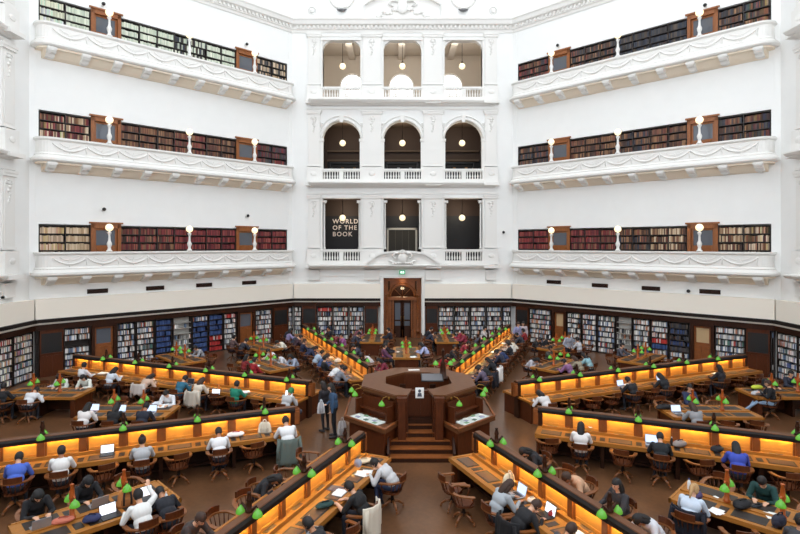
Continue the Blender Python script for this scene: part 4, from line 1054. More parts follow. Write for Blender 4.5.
def hair_mesh(style):
    m=MB()
    def shell(c,r,front=.03,low=.045,low2=-.09):
        vs=[];fs=[];seg,rg=20,14
        for i in range(rg+1):
            t=PI*i/rg
            for k in range(seg):
                a=2*PI*k/seg; vs.append((c[0]+r[0]*math.sin(t)*math.cos(a),c[1]+r[1]*math.sin(t)*math.sin(a),c[2]+r[2]*math.cos(t)))
        for i in range(rg):
            for k in range(seg):
                q=(i*seg+k,(i+1)*seg+k,(i+1)*seg+(k+1)%seg,i*seg+(k+1)%seg); cc=sum((Vector(vs[j]) for j in q),Vector())/4
                if cc.y>front and cc.z<low: continue
                if cc.z<low2: continue
                fs.append(q)
        m.add(vs,fs,0,None,True)
    if style=='hood':
        shell((0,-.015,.0),(.102,.12,.135),.06,.055,-.2); m.ell((0,-.03,-.14),(.11,.1,.1)); 
    else: shell((0,-.012,.018),(.087,.104,.115),.03,.05,-.075 if style!='long' else -.1)
    if style in('long','longtail'): 
        m.ell((0,-.075,-.09),(.088,.045,.17),0,12,10)
        for s_ in (-1,1): m.ell((s_*.07,-.02,-.1),(.028,.045,.14),0,8,8)
    if style=='bun': m.ell((0,-.07,.12),(.042,.042,.042),0,10,8)
    if style=='ponytail': m.tube([(0,-.1,.03),(0,-.14,.0),(0,-.145,-.1),(0,-.12,-.24)],[.03,.04,.036,.012],8)
    if style=='cap': m.lathe([(.094,0),(.09,.04),(.06,.08),(.01,.095)],(0,0,.05),14); m.prism([(-.07,.06),(.07,.06),(.05,.15),(-.05,.15)],.05,.062)
    return m
def eyes_mesh():
    m=MB()
    out=[]
    for s_ in (-1,1):
        m=MB(); m.ell((s_*.03,.088,.012),(.013,.008,.01),0,8,6); out.append(m.mesh('eye',[flat((34,24,22))]))
    return out
EY=eyes_mesh()
HAIR={s:hair_mesh(s).mesh('hair',[blackp]) for s in ('short','long','bun','ponytail','cap','hood')}
POSES={
 'write':dict(lean=18,curve=22,head=48,handL=(-.15,.52,.80),handR=(.12,.48,.80)),
 'lean':dict(lean=34,curve=22,head=70,handL=(-.2,.5,.80),handR=(.2,.46,.80)),
 'sit':dict(lean=8,curve=8,head=18,handL=(-.16,.44,.80),handR=(.16,.44,.80)),
 'back':dict(lean=-6,curve=10,head=14,hy=-.05,handL=(-.12,.3,.66),handR=(.12,.3,.66)),
 'chin':dict(lean=26,curve=16,head=36,handL=(-.22,.5,.80),handR=(.06,.50,1.12),elbR=(.4,.6,-1),fdirR=(-.1,.0,1)),
 'raise':dict(lean=22,curve=12,head=30,handL=(-.2,.45,.80),handR=(.3,.56,1.14),elbR=(1,.2,-.6),fdirR=(.1,.4,.9)),
 'turned':dict(lean=2,curve=12,head=20,handL=(-.1,.3,.9),handR=(.1,.3,.9),kneeL=(-.1,.42,.55),kneeR=(.16,.44,.50),ankL=(.12,.78,.14),ankR=(.1,.72,.09)),
 'stand':dict(stand=True,hz=.92,hy=0,lean=2,curve=8,head=16,handL=(-.24,.08,.82),handR=(.2,.22,1.0),kneeL=(-.1,.03,.5),kneeR=(.11,-.02,.5),ankL=(-.11,-.02,.09),ankR=(.12,-.04,.09)),
 'deskstand':dict(stand=True,hz=.93,hy=-.16,lean=30,curve=14,head=60,handL=(-.32,.5,.80),handR=(.32,.5,.80),kneeL=(-.1,-.1,.5),kneeR=(.11,-.16,.5),ankL=(-.11,-.16,.09),ankR=(.12,-.3,.09)),
}
PM={k:body_mesh('person_'+k,v) for k,v in POSES.items()}
HC={'black':(26,22,22),'brown':(58,38,28),'dark':(38,28,26),'blonde':(176,140,96),'grey':(120,116,112)}
WH=(226,224,222)
_coatm={}
def person(x,y,rz,pose,top,label,hair='short',hc='black',legs=(36,38,48),sleeve=True,shoes=(50,46,46),sk=None,z=0,scale=1.0,grp='readers seated in the hall'):
    me,hm,nb,ln=PM[pose]; o=bpy.data.objects.new('person',me); COL.objects.link(o); place(o,x,y,z,rz)
    s=sk or (skin if rnd.random()<.7 else skin2)
    tm=flat(top,.85)
    for i,mt in enumerate((s,tm,flat(legs,.85),flat(shoes,.6),tm if sleeve else s)):
        o.material_slots[i].link='OBJECT'; o.material_slots[i].material=mt
    if abs(scale-1)>.001: o.scale=(scale,)*3
    tag(o,label,'person',grp)
    h=bpy.data.objects.new('headscarf' if hair=='hood' else 'cap' if hair=='cap' else 'hair',HAIR[hair]); COL.objects.link(h); h.parent=o; h.matrix_local=hm@Matrix.Scale(1.06,4)
    h.material_slots[0].link='OBJECT'; h.material_slots[0].material=flat(HC.get(hc,hc) if isinstance(hc,str) else hc,.7)
    if y-CY<24:
        for em in EY: e=bpy.data.objects.new('eye',em); COL.objects.link(e); e.parent=o; e.matrix_local=hm
    return o
# ------------------------------------------------------------------ seats
SIDE={22.5:{-1:'near',1:'rear'},157.5:{1:'near',-1:'rear'},202.5:{1:'near',-1:'rear'},337.5:{-1:'near',1:'rear'},
      67.5:{-1:'right',1:'left'},112.5:{1:'left',-1:'right'},247.5:{1:'right',-1:'left'},292.5:{-1:'left',1:'right'}}
def seatpos(a,r,s_,off):
    t=R(a); n=(-math.sin(t)*s_,math.cos(t)*s_); r+={157.5:-.1,202.5:-.1,22.5:.1,337.5:.1,67.5:.25,112.5:.25}.get(a,0)
    cx=C0.x if a in (225,315) else DCX; return cx+r*math.cos(t)+n[0]*off, r*math.sin(t)+n[1]*off, math.atan2(-n[1],-n[0])-PI/2
def inview(x,y,z=.5,mg=18):
    d=y-CY
    if d<3: return False
    u=PX+(x-CX)/d*F; v=PY+(CZ-z)/d*F; return -mg<u<800+mg and v<534+mg+14
def W(c):
    r,g,b=c
    if min(c)>195: return 'white'
    if max(c)<60: return 'black'
    if max(c)-min(c)<26: return 'grey' if max(c)<215 else 'pale'
    if r>g+50 and r>b+40: return 'red' if g<90 else 'pink'
    if b>r+25: return 'navy' if max(c)<110 else 'blue'
    if g>r+15: return 'green'
    return 'beige' if min(c)>110 else 'brown'
HD={'short':'short hair','long':'long hair','bun':'hair bun','ponytail':'ponytail','cap':'cap','hood':'headscarf'}
def side(a,s_,seats,people,off=1.2,eoff=None):
    grpc='chairs along the %s long desk'%DN[a]
    for q,r in enumerate(sorted(seats)):
        x,y,rz=seatpos(a,r,s_,off)
        if not inview(x,y): continue
        occ=any(abs(p[0]-r)<.05 for p in people)
        jit=0 if occ else rnd.uniform(-.5,.5); dx=0 if occ else rnd.uniform(-.08,.1)
        if not occ: x,y,_=seatpos(a,r,s_,(eoff or off-.06)+dx)
        chair(x,y,rz+jit,'%s wooden swivel armchair, %s seat from dais on %s side of %s long desk'%('occupied' if occ else 'empty',ordn[q],SIDE[a][s_],DN[a]),grpc)
    for p in people:
        r,pose,top=p[:3]; kw=p[3] if len(p)>3 else {}
        x,y,rz=seatpos(a,r,s_,off+(.02 if pose!='deskstand' else -.05))
        if not inview(x,y,1.1): continue
        q=sorted(seats).index(min(seats,key=lambda v:abs(v-r)))
        desc='person in %s top, %s, %s seat out, %s side, %s long desk'%(kw.get('cw',W(top)),HD[kw.get('hair','short')],ordn[q],SIDE[a][s_],DN[a])
        kw={k:v for k,v in kw.items() if k!='cw'}
        person(x,y,rz+kw.pop('dr',0),pose,top,desc,**kw)
K=lambda *ks:[4.6+.9*k for k in ks]
BLK=(30,30,34); NVY=(34,44,72); GRY=(150,152,156); DGR=(70,72,78)
# far left (157.5) near side
side(157.5,1,[4.3,5.4,6.4,7.3,8.15,8.98,9.9,10.8,11.7,12.6,13.4,14.1,15.2],[
 (4.3,'write',(176,176,178),dict(hair='cap',hc=(50,120,70))),(6.4,'sit',(24,120,96),dict(hair='short',hc='dark')),(8.15,'write',(206,194,178),dict(hair='long',hc='brown')),
 (8.98,'write',(44,100,124),dict(hair='short')),(10.8,'lean',(200,170,150),dict(hair='long',hc='dark')),(12.6,'write',(206,212,222),dict(hair='long')),(14.1,'sit',(222,220,222),dict(hair='short'))])
side(22.5,-1,[4.3,5.3,6.3,7.25,8.2,9.1,9.8,10.9,11.8,12.8,13.8,14.8],[
 (4.3,'lean',(210,205,205),dict(hair='long')),(8.2,'write',BLK,dict(hair='short')),(9.8,'write',BLK,dict(hair='long')),(12.8,'sit',(36,34,40),dict(hair='long'))])
side(202.5,1,[4.5,5.4,6.3,7.3,8.15,9.0,9.9,10.8,11.7],[
 (4.5,'write',(222,222,224),dict(legs=(60,66,70),hair='short',scale=1.06)),(6.3,'write',(224,224,226),dict(sleeve=False)),(8.15,'sit',(176,178,182),dict(hair='bun',hc='dark')),
 (9.9,'sit',WH,dict()),(10.8,'write',(70,100,190),dict())])
side(337.5,-1,[4.3,5.15,6.2,7.1,8.0,8.8,9.8,10.8],[
 (5.15,'sit',(226,222,220),dict(hair='long')),(7.1,'write',(28,32,36),dict()),(8.8,'write',(56,74,170),dict(hair='long'))])
side(247.5,1,[5.0,6.6,7.4,8.2,9.1],[
 (5.0,'lean',(190,190,192),dict(hair='short',legs=(50,60,90))),(6.6,'write',(24,24,26),dict(sleeve=False)),(8.2,'write',BLK,dict(hair='short'))],1.32)
side(247.5,-1,[4.6,5.7,6.6,7.2,8.0,8.8],[(6.6,'lean',BLK,dict(hair='long')),(8.8,'write',(60,50,48),dict(hair='short',hc='brown'))])
side(292.5,-1,[5.0,5.65,6.6,7.3,8.5,9.4],[
 (6.6,'write',(160,166,172),dict(hair='long',hc='brown')),(7.3,'lean',(26,26,30),dict(hair='short',hc='brown')),(8.5,'write',DGR,dict(hair='short',hc='brown'))],1.12,1.38)
side(292.5,1,[4.9,5.8,6.5,7.6,8.5,9.4],[(4.9,'lean',BLK,dict(hair='long')),(6.5,'lean',(190,150,120),dict(hair='short',hc='brown')),(7.6,'sit',(50,48,52),dict(hair='long')),(8.5,'lean',(200,200,206),dict(hair='long'))])
side(112.5,1,K(*range(13)),[(K(0)[0],'write',(120,124,134),{}),(K(1)[0],'lean',(220,220,222),{}),(K(2)[0],'back',BLK,{}),(K(3)[0],'write',(60,84,130),dict(hair='long',hc='brown')),
 (K(4)[0],'write',(170,186,206),{}),(K(6)[0],'lean',(40,44,70),dict(hair='long')),(K(7)[0],'sit',(30,34,60),dict(hair='short',hc='brown')),(K(9)[0],'write',(60,40,50),{}),(K(10)[0],'lean',(40,44,60),{}),(K(11)[0],'sit',(150,140,180),dict(hair='long')),(K(12)[0],'write',(34,34,44),{})])
side(67.5,-1,K(*range(13)),[(K(0)[0],'write',(90,80,100),{}),(K(1)[0],'lean',BLK,{}),(K(2)[0],'write',(30,30,36),dict(hair='long')),(K(4)[0],'write',(40,44,62),{}),(K(5)[0],'lean',(34,50,90),{}),
 (K(6)[0],'sit',(36,36,42),{}),(K(7)[0],'write',(210,206,200),dict(hair='long',hc='brown')),(K(8)[0],'lean',(216,206,190),{}),(K(10)[0],'write',(60,60,70),{}),(K(11)[0],'sit',(140,40,44),{})])
side(112.5,-1,K(*range(13)),[(K(1)[0],'write',(120,40,60),dict(hair='long')),(K(3)[0],'lean',(206,200,200),{}),(K(5)[0],'write',(60,60,74),{}),(K(8)[0],'sit',(150,90,140),{}),(K(9)[0],'write',(120,50,60),{}),(K(11)[0],'sit',(40,40,46),{})])
side(67.5,1,K(*range(13)),[(K(2)[0],'write',(160,36,40),dict(hair='long')),(K(4)[0],'sit',(44,40,44),{}),(K(6)[0],'write',(150,50,60),{}),(K(9)[0],'lean',(80,80,90),{}),(K(11)[0],'sit',(200,196,196),{})])
side(22.5,1,[7.2,9.8,11.4],[]); side(157.5,-1,[8.8,13.2],[(13.2,'lean',(70,60,60),dict(hair='short'))])
# tables
def tseats(key,who,seats=((-.9,1),(0,1),(.9,1),(-.9,-1),(0,-1),(.9,-1)),name=''):
    X,Y,t=TABLES[key]
    for (u,s_) in seats:
        n=(-math.sin(t)*s_,math.cos(t)*s_); off=1.03; x=X+u*math.cos(t)+n[0]*off; y=Y+u*math.sin(t)+n[1]*off; rz=math.atan2(-n[1],-n[0])-PI/2
        if not inview(x,y): continue
        w=who.get((u,s_))
        sd=('rear' if n[1]>.3 else 'near') if abs(n[1])>.3 else ('right' if n[0]>0 else 'left')
        if key[0] in (135,): sd={1:'lower left',-1:'upper right'}[s_]
        if key[0] in (45,): sd={1:'upper left',-1:'lower right'}[s_]
        if key[0] in (225,315): sd='rear' if n[1]>0 else 'near'
        pos={-.9:'dais-end',-1.0:'dais-end',0:'middle',-.5:'middle',.9:'wall-end'}[u]
        chair(x,y,rz+(0 if w else rnd.uniform(-.6,.6)),'%s swivel armchair, %s place on %s side of %s'%('occupied' if w else 'empty',pos,sd,name),'chairs at the reading tables')
        if w:
            pose,top=w[:2]; kw=dict(w[2]) if len(w)>2 else {}
            cwd=kw.pop('cw',W(top)); dr=kw.pop('dr',0)
            person(x,y,rz+dr,pose,top,'person in %s top, %s, %s place, %s side, %s'%(cwd,HD[kw.get('hair','short')],pos,sd,name),**kw)
tseats((225,'i'),{(-.5,1):('raise',(222,222,220)),(-1.0,1):('lean',(30,32,40)),(0,-1):('write',(28,28,32),dict(hair='hood',hc=(24,24,28))),(.9,-1):('write',(26,26,30),dict(hair='hood',hc=(22,22,24)))},seats=((-1.0,1),(-.5,1),(.9,1),(-.9,-1),(0,-1),(.9,-1)),name='front left table')
tseats((315,'i'),{(-.9,-1):('write',(196,208,224),dict(hair='ponytail',hc='blonde',legs=(28,32,48))),(0,1):('write',(24,62,60),dict(hair='short')),(.9,-1):('sit',(60,60,64),dict(hair='short'))},seats=((-.9,1),(0,1),(.9,1),(-.9,-1),(0,-1),(.9,-1)),name='front right table')
tseats((180,'i'),{(-.9,-1):('write',(216,218,222)),(.9,1):('write',(222,216,214),dict(hair='long')),(0,1):('write',(26,28,32),dict(hair='long')),(-.9,1):('write',(30,34,48))},name='inner left table')
tseats((0,'i'),{(-.9,-1):('write',(140,142,146),dict(hair='long',hc='brown')),(0,1):('back',(40,50,80))},name='inner right table')
tseats((180,'o-1'),{(0,1):('lean',(214,214,218),dict(hair='short')),(-.9,-1):('write',(218,222,214),dict(hair='long')),(0,-1):('write',(200,204,196),dict(hair='long')),(.9,1):('sit',BLK)},seats=((0,1),(.9,1),(-.9,-1),(0,-1),(.9,-1)),name='outer left table') if (180,'o-1') in TABLES else None
tseats((0,'o1'),{(0,1):('write',(28,30,34),dict(hair='short')),(.9,1):('sit',(40,44,60))},seats=((0,1),(.9,1),(.9,-1)),name='outer right table')
tseats((135,'i'),{(-.9,1):('back',(150,30,40)),(0,1):('sit',(120,34,40),dict(hair='long')),(.9,-1):('write',(220,220,222)),(0,-1):('lean',(206,206,212)),(-.9,-1):('write',(150,160,180),dict(hair='long'))},name='inner back left table')
tseats((45,'i'),{(-.9,1):('lean',(176,172,178),dict(hair='long')),(.9,1):('sit',(70,66,60)),(0,-1):('write',(150,140,120),dict(hair='long',hc='brown')),(.9,-1):('write',(140,180,190),dict(hair='long')),(-.9,-1):('write',(130,90,130))},name='inner back right table')
tseats((90,'i'),{(0,1):('sit',(36,34,44),dict(hair='long')),(-.9,1):('back',(100,60,90)),(0,-1):('write',(170,180,220),dict(hair='long'))},name='inner back table')
for kx,nm,wh in (((90,'o1'),'outer left back table',{(0,-1):('sit',(34,36,50)),(.9,1):('write',(120,70,80)),(-.9,1):('write',(60,60,74))}),((90,'o-1'),'outer right back table',{(0,1):('lean',(36,42,60)),(.9,1):('write',(30,30,40)),(0,-1):('write',(150,40,60)),(-.9,-1):('sit',(140,50,70))}),
  ((135,'o1'),'lower outer back left table',{(0,-1):('write',(150,150,156))}),((135,'o-1'),'upper outer back left table',{(0,1):('write',(44,44,54)),(-.9,-1):('lean',(222,216,200)),(.9,1):('sit',(90,70,70))}),
  ((45,'o1'),'upper outer back right table',{(-.9,1):('write',BLK),(0,1):('lean',BLK),(0,-1):('sit',(200,200,206))}),((45,'o-1'),'lower outer back right table',{(0,1):('sit',(80,80,90))})):
    tseats(kx,wh,name=nm)
# the jeans sitter turned away from the outer right table, with chair
x,y=at(770,418,0); chair(x,y,R(70),'swivel armchair turned sideways near the right table, under the sitter in jeans','chairs at the reading tables')
person(x,y,R(70),'turned',(26,26,30),'person in black top and pale blue jeans sitting sideways at outer right table','short','brown',legs=(150,176,206),shoes=(220,218,216))
# standing visitors
x,y=at(334,437,0); person(x,y,R(100),'stand',(52,78,108),'person standing in denim jacket and dark trousers left of the central dais','long','black',legs=(24,26,34),scale=1.0,grp='standing visitors')
x,y=at(325,431,0); person(x,y,R(60),'stand',(34,30,36),'person in black standing behind the denim jacket visitor left of dais','long','dark',legs=(28,26,30),scale=.95,grp='standing visitors')
x,y=at(517,352,0); person(x,y,R(-150),'stand',(150,150,186),'person in lilac shirt standing in back right aisle, left of the pair','short','brown',legs=(34,34,44),grp='standing visitors')
x,y=at(523,351,0); person(x,y,R(170),'stand',(196,180,186),'person in pale pink top standing in back right aisle, right of the pair','long','dark',legs=(36,38,60),grp='standing visitors')
x,y=at(568,366,0); person(x,y,R(200),'stand',(150,154,166),'person in grey top standing behind the back right tables','short','dark',grp='standing visitors')
# ------------------------------------------------------------------ things on the desks
def laptop_proto(sm,bm):
    rt=empty('laptop'); m=MB(); m.bevbox(-.16,.16,-.11,.11,0,.016,.004); m.box(-.13,.13,-.02,.08,.016,.018,1); m.box(-.05,.05,-.09,-.035,.016,.0175,1); m.build('keyboard_base',[bm,blackp],rt)
    X=Matrix.Translation((0,.11,.012))@Matrix.Rotation(R(-15),4,'X'); m=MB(); m.bevbox(-.16,.16,0,.008,0,.215,.002,0,X); ld=m.build('lid',bm,rt)
    m=MB(); m.box(-.148,.148,-.002,0,.012,.2,0,X); m.build('screen',sm,ld)
    return rt
LP={'blue':laptop_proto(screenw,silver),'dark':laptop_proto(mat('dark_screen',(40,44,54),.3),silver),'white':laptop_proto(mat('page_screen',(235,238,245),.3,emit=(240,242,250),es=.8),blackp)}
for k in LP: remember(LP[k])
usedlp=set()
def face(a): return R(a)
def offridge(x,y,mn):
    for a in DN:
        t=R(a); c,s=math.cos(t),math.sin(t); ox,oy=x-DCX-doff(a)*c,y-doff(a)*s; r=ox*c+oy*s; p=-ox*s+oy*c
        if r>3.5 and abs(p)<.86:
            q=math.copysign(min(max(abs(p),mn),.7),p); x+=-s*(q-p); y+=c*(q-p); break
    return x,y
def laptop(px,py,kind,rz,lab,z=.76):
    x,y=offridge(*at(px,py,z),.48); o=LP[kind] if kind not in usedlp else copy_tree(LP[kind]); usedlp.add(kind); place(o,x,y,z,rz); tag(o,lab,'laptop','laptops'); return o
# heading: screen faces the sitter (sitter looks along local +y)
def hd(a,s_): t=R(a); n=(-math.sin(t)*s_,math.cos(t)*s_); return math.atan2(-n[1],-n[0])-PI/2
laptop(108,451,'white',hd(202.5,1),'open laptop with white screen between two readers on near left long desk')
laptop(214,396,'white',hd(157.5,1)+.2,'open laptop with bright screen beside the beige reader on far left desk')
laptop(288,397,'white',hd(157.5,1),'open laptop with blue and white screen at dais end of far left desk')
laptop(126,372,'dark',hd(157.5,1),'dark open laptop on far left long desk, left of the leaning reader')
laptop(161,376,'dark',hd(157.5,1),'dark open laptop on far left long desk beside the leaning reader')
laptop(95,367,'dark',hd(157.5,1),'dark open laptop near the wall end of far left long desk')
laptop(191,384,'dark',hd(157.5,1),'grey open laptop before the beige reader on far left long desk')
laptop(92,412,'blue',hd(180,1),'open laptop with pale blue screen on inner left table, left one',.757)
laptop(119,413,'blue',hd(180,1),'open laptop with pale blue screen on inner left table, right one',.757)
laptop(150,413,'blue',hd(180,1),'open laptop with pale screen at dais end of inner left table',.757)
laptop(110,517,'white',hd(225,1),'open black laptop with white page screen on front left table',.757)
laptop(40,527,'dark',hd(225,-1),'grey laptop seen from behind on the front left table',.757)
laptop(98,505,'dark',hd(225,-1),'dark laptop seen from behind before the black-clad reader, front left table',.757)
laptop(147,499,'white',hd(225,1),'small laptop with white screen at dais end of front left table',.757)
laptop(532,492,'blue',hd(292.5,-1),'open laptop with blue screen behind the grey hooded reader, front right desk')
laptop(549,515,'white',hd(292.5,-1),'open silver laptop with white screen, outermost on front right long desk')
laptop(651,440,'blue',hd(337.5,-1),'open laptop before the black-clad reader on near right long desk')
laptop(678,413,'blue',hd(0,-1),'open laptop with blue screen on inner right table beside the grey reader',.757)
laptop(621,386,'blue',hd(22.5,-1),'open laptop with pale lilac screen alone on far right long desk')
laptop(661,381,'blue',hd(22.5,-1),'open laptop with pale screen before the far right desk reader')
laptop(315,531,'dark',hd(247.5,1)+.2,'dark laptop on front left long desk at the photo bottom')
laptop(68,448,'blue',hd(202.5,1),'open laptop before the white-shirted reader on near left long desk')
def thing1(name,px,py,z,rz,label,cat,parts,grp=None):
    x,y=at(px,py,z)
    if .7<z<.8: x,y=offridge(x,y,.36)
    rt=empty(name,(x,y,z),rz,label,cat,grp)
    for n,m,mt in parts: m.build(n,mt,rt)
    return rt
def papers(px,py,rz,lab,z=.76,c=(240,240,238),n=3,s=1.0):
    P=[]
    m=MB()
    for q in range(n):
        X=Matrix.Translation((.03*q*(-1)**q,.02*q,.003*q))@Matrix.Rotation(.15*q*(-1)**q,4,'Z'); m.bevbox(-.105*s,.105*s,-.148*s,.148*s,0,.003,.001,0,X)
    return thing1('paper_stack',px,py,z,rz,lab,'papers',[('sheet',m,flat(c))],'papers on the desks')
def openbook(px,py,rz,lab,z=.76):
    m=MB(); 
    for s_ in (-1,1): m.prism_xz([(0,.0),(s_*.16,0),(s_*.16,.012),(s_*.09,.028),(s_*.03,.03),(0,.014)],-.12,.12)
    c=MB(); c.bevbox(-.17,.17,-.125,.125,-.0,.004,.002)
    return thing1('open_book',px,py,z,rz,lab,'book',[('pages',m,paper),('cover',c,flat((60,64,90)))],'open books on the desks')
def bag(px,py,rz,lab,z=.76,c=(40,40,46),s=(.2,.12,.1),c2=None,cat='bag',name='bag'):
    if name in ('tote_bag','backpack'):
        w,d,h=s[0],s[1]*.7,s[2]*1.9; m=MB(); P=[]
        for q in range(7):
            t=q/6; k=(1-.22*t)*(1 if q<5 else (.93 if q==5 else .7)); P.append([(w*k*(math.copysign(abs(math.cos(a))**.5,math.cos(a))),d*k*(math.copysign(abs(math.sin(a))**.6,math.sin(a)))*(1-.3*t),h*t) for a in [2*PI*i/16 for i in range(16)]])
        vs=[v for r_ in P for v in r_]; fs=[(i*16+j,i*16+(j+1)%16,i*16+16+(j+1)%16,i*16+16+j) for i in range(6) for j in range(16)]+[tuple(range(15,-1,-1)),tuple(range(96,112))]
        m.add(vs,fs,0,None,True); k=MB()
        for s_ in (-1,1): k.tube([(s_*w*.35,-d*.98,h*.12),(s_*w*.35,-d*1.0,h*.6),(s_*w*.25,-d*.8,h*.98),(s_*w*.18,-d*.3,h*1.2),(0,0,h*1.25)],.014 if name=='tote_bag' else .022,6)
        pk=MB(); pk.bevbox(-w*.6,w*.6,-d*1.06,-d*.6,h*.12,h*.5,.02)
        return thing1(name,px,py,z,rz,lab,cat,[('body',m,flat(c)),('strap',k,flat(c2 or tuple(max(10,v-30) for v in c))),('pocket',pk,flat(tuple(max(8,int(v*.85)) for v in c)))],'bags on the desks')
    m=MB(); m.ell((0,0,s[2]*.95),s,0,14,10); m.ell((s[0]*.4,s[1]*.2,s[2]*.9),(s[0]*.6,s[1]*.9,s[2]*.85)); m.ell((-s[0]*.5,-s[1]*.1,s[2]*.75),(s[0]*.55,s[1]*.8,s[2]*.7))
    h=MB(); h.tube([(-s[0]*.4,0,s[2]*1.7),(-s[0]*.2,-s[1]*.3,s[2]*2.3),(s[0]*.3,-s[1]*.3,s[2]*2.2),(s[0]*.5,0,s[2]*1.6)],.012,6)
    return thing1(name,px,py,z,rz,lab,cat,[('body',m,flat(c)),('strap',h,flat(c2 or tuple(max(10,v-30) for v in c)))],'bags on the desks')
def bottle(px,py,lab,z=.76,c=(230,235,240),cap=(40,60,120)):
    m=MB(); m.lathe([(.032,0),(.035,.01),(.035,.15),(.03,.18),(.014,.2),(.014,.215)],seg=12); k=MB(); k.lathe([(.017,0),(.017,.02),(.014,.025)],(0,0,.213),10)
    return thing1('bottle',px,py,z,0,lab,'bottle',[('body',m,flat(c,.3)),('bottle_cap',k,flat(cap))],'bottles')
papers(18,452,hd(202.5,1),'white papers before the blue-sweatered reader on near left desk')
papers(53,452,hd(202.5,1),'papers left of the white-shirted reader on near left desk'); papers(76,447,hd(202.5,1),'white papers right of the laptop of white-shirted reader, near left desk')
bag(33,455,.3,'black bag on near left desk between blue and white readers',c=(32,32,40),s=(.24,.13,.08))
bottle(95,449,'pale yellow-capped bottle on near left desk beside the open laptop',c=(240,232,200),cap=(235,200,90))
papers(118,447,.3,'small white note on near left desk right of the laptop',s=.5,n=1); papers(163,441,.3,'papers right of grey hooded reader on near left desk',s=.8)
papers(216,432,hd(202.5,1),'papers before the short-haired reader on near left desk')
bag(235,434,.2,'white and red folded jacket on near left desk',c=(232,226,222),c2=(190,60,60),s=(.24,.14,.07),cat='jacket',name='folded_jacket')
bag(263,429,.1,'white canvas tote bag on near left desk beside the white-topped reader',c=(226,216,196),c2=(220,210,190),s=(.2,.1,.16),name='tote_bag')
bag(298,415,.2,'black and white bag at the dais end of near left desk, rear side',c=(50,50,62),s=(.14,.1,.1))
bag(587,430,.2,'dark round bag with papers on near right desk',c=(34,34,38),s=(.24,.14,.07)); papers(590,427,.2,'small white card lying by the dark bag, near right desk',z=.9,s=.4,n=1)
bag(679,444,.2,'grey and black bag on near right desk right of black-clad reader',c=(140,130,126),c2=(30,30,34),s=(.2,.12,.09)); bottle(671,443,'dark bottle with white top on near right long desk',c=(30,30,34),cap=(235,235,240))
bag(716,449,.2,'black bag on near right desk before the blue-topped reader',c=(30,30,36),s=(.18,.12,.08))
bag(127,505,.6,'tan orange backpack with dark straps on the front left table',c=(186,118,62),c2=(40,34,34),s=(.2,.14,.18),z=.757,name='backpack')
bag(63,523,.4,'salmon pink pouch on the front left table beside the lamp',c=(196,110,90),s=(.2,.1,.06),z=.757); bag(92,522,.3,'navy blue crumpled bag on the front left table',c=(36,44,86),s=(.16,.12,.08),z=.757)
bottle(166,503,'clear bottle with white label at the dais end of front left table',z=.757,cap=(230,190,170))
papers(363,474,hd(247.5,1),'spread papers before the grey leaning reader, front left desk'); openbook(372,474,hd(247.5,1)+.3,'open book with pink cover edge, dais end of front left desk')
bag(363,463,.4,'cream crumpled scarf on front left desk beside the leaning reader',c=(224,206,176),s=(.22,.12,.06),cat='scarf',name='scarf')
m=MB(); m.lathe([(.1,0),(.1,.012)],(0,0,0),18); fan=thing1('round_fan',358,463,.95,0.6,'round grey hand fan propped at the dais end of front left desk','fan',[('disc',m,flat((150,150,166)))]); fan.rotation_euler=(R(75),0,R(-20))
openbook(340,493,hd(247.5,1),'open notebook before the black-shirted reader on front left desk'); bag(325,507,.5,'dark green pouch on front left desk',c=(28,60,58),s=(.2,.11,.06)); papers(333,488,hd(247.5,1),'dark folder behind open notebook, front left desk',c=(84,76,90),n=1,s=1.3)
bag(520,483,.6,'cream tote bag on front right desk beside the grey hooded reader',c=(230,212,180),s=(.18,.12,.14),name='tote_bag')
bag(543,499,.4,'small white crumpled pouch on front right long desk',c=(226,210,196),s=(.1,.07,.05)); bag(559,505,.6,'tan notebook case standing on front right long desk',c=(176,138,88),s=(.13,.06,.1)); bag(562,513,.6,'small red pouch on front right long desk',c=(150,36,34),s=(.07,.05,.05)); papers(592,533,.5,'white papers on front right desk at the photo bottom')
papers(775,516,hd(315,1)+.2,'white sheet before the dark green reader on front right table',z=.757); papers(717,512,.4,'small crumpled white cloth before the blonde reader',z=.757,s=.8); papers(716,497,.3,'small white card on the front right table',z=.757,s=.35,n=1)
bag(742,508,.3,'black bag beside the lamp on the front right table',c=(22,22,28),s=(.2,.14,.09),z=.757); bag(757,507,.3,'dark pencil case before the dark green reader',c=(30,34,40),s=(.14,.05,.03),z=.757)
bag(779,527,.3,'navy shoulder bag on the front right table',c=(30,32,50),s=(.16,.1,.13),z=.757); bag(697,499,.3,'purple and dark bag before the blonde reader',c=(80,70,110),s=(.12,.1,.09),z=.757)
bottle(689,489,'small white bottle at dais corner of the front right table',z=.757)
bag(664,409,.2,'black coat heap on the inner right table',c=(28,28,32),s=(.3,.14,.08),z=.757,cat='coat',name='coat')
bag(757,389,.2,'lime green and grey bag on the outer right table',c=(190,200,60),c2=(90,90,90),s=(.24,.13,.08),z=.757); bag(757,395,.2,'grey bag on near edge of the outer right table',c=(176,176,180),s=(.24,.12,.08),z=.757)
papers(52,386,.2,'open papers before white-shirted readers on the outer left table',z=.757,c=(170,160,170)); papers(163,406,.2,'wide white papers before reader facing the camera, inner left table',z=.757,s=1.3); papers(157,403,.2,'pale sheet beside wide papers on inner left table',z=.757,c=(210,215,225)); papers(103,373,.2,'white papers on far left desk near its wall end',s=1.3); papers(150,380,.3,'pink and white papers beside leaning reader on far left desk',c=(235,200,196)); papers(245,392,.1,'white papers right of the green-topped reader, far left desk'); papers(118,377,.1,'white papers right of bluish-white reader on far left desk')
bottle(219,390,'orange bottle standing on far left long desk',c=(200,120,60),cap=(200,120,60)); bottle(144,408,'clear bottle beside lamp on inner left table',z=.757)
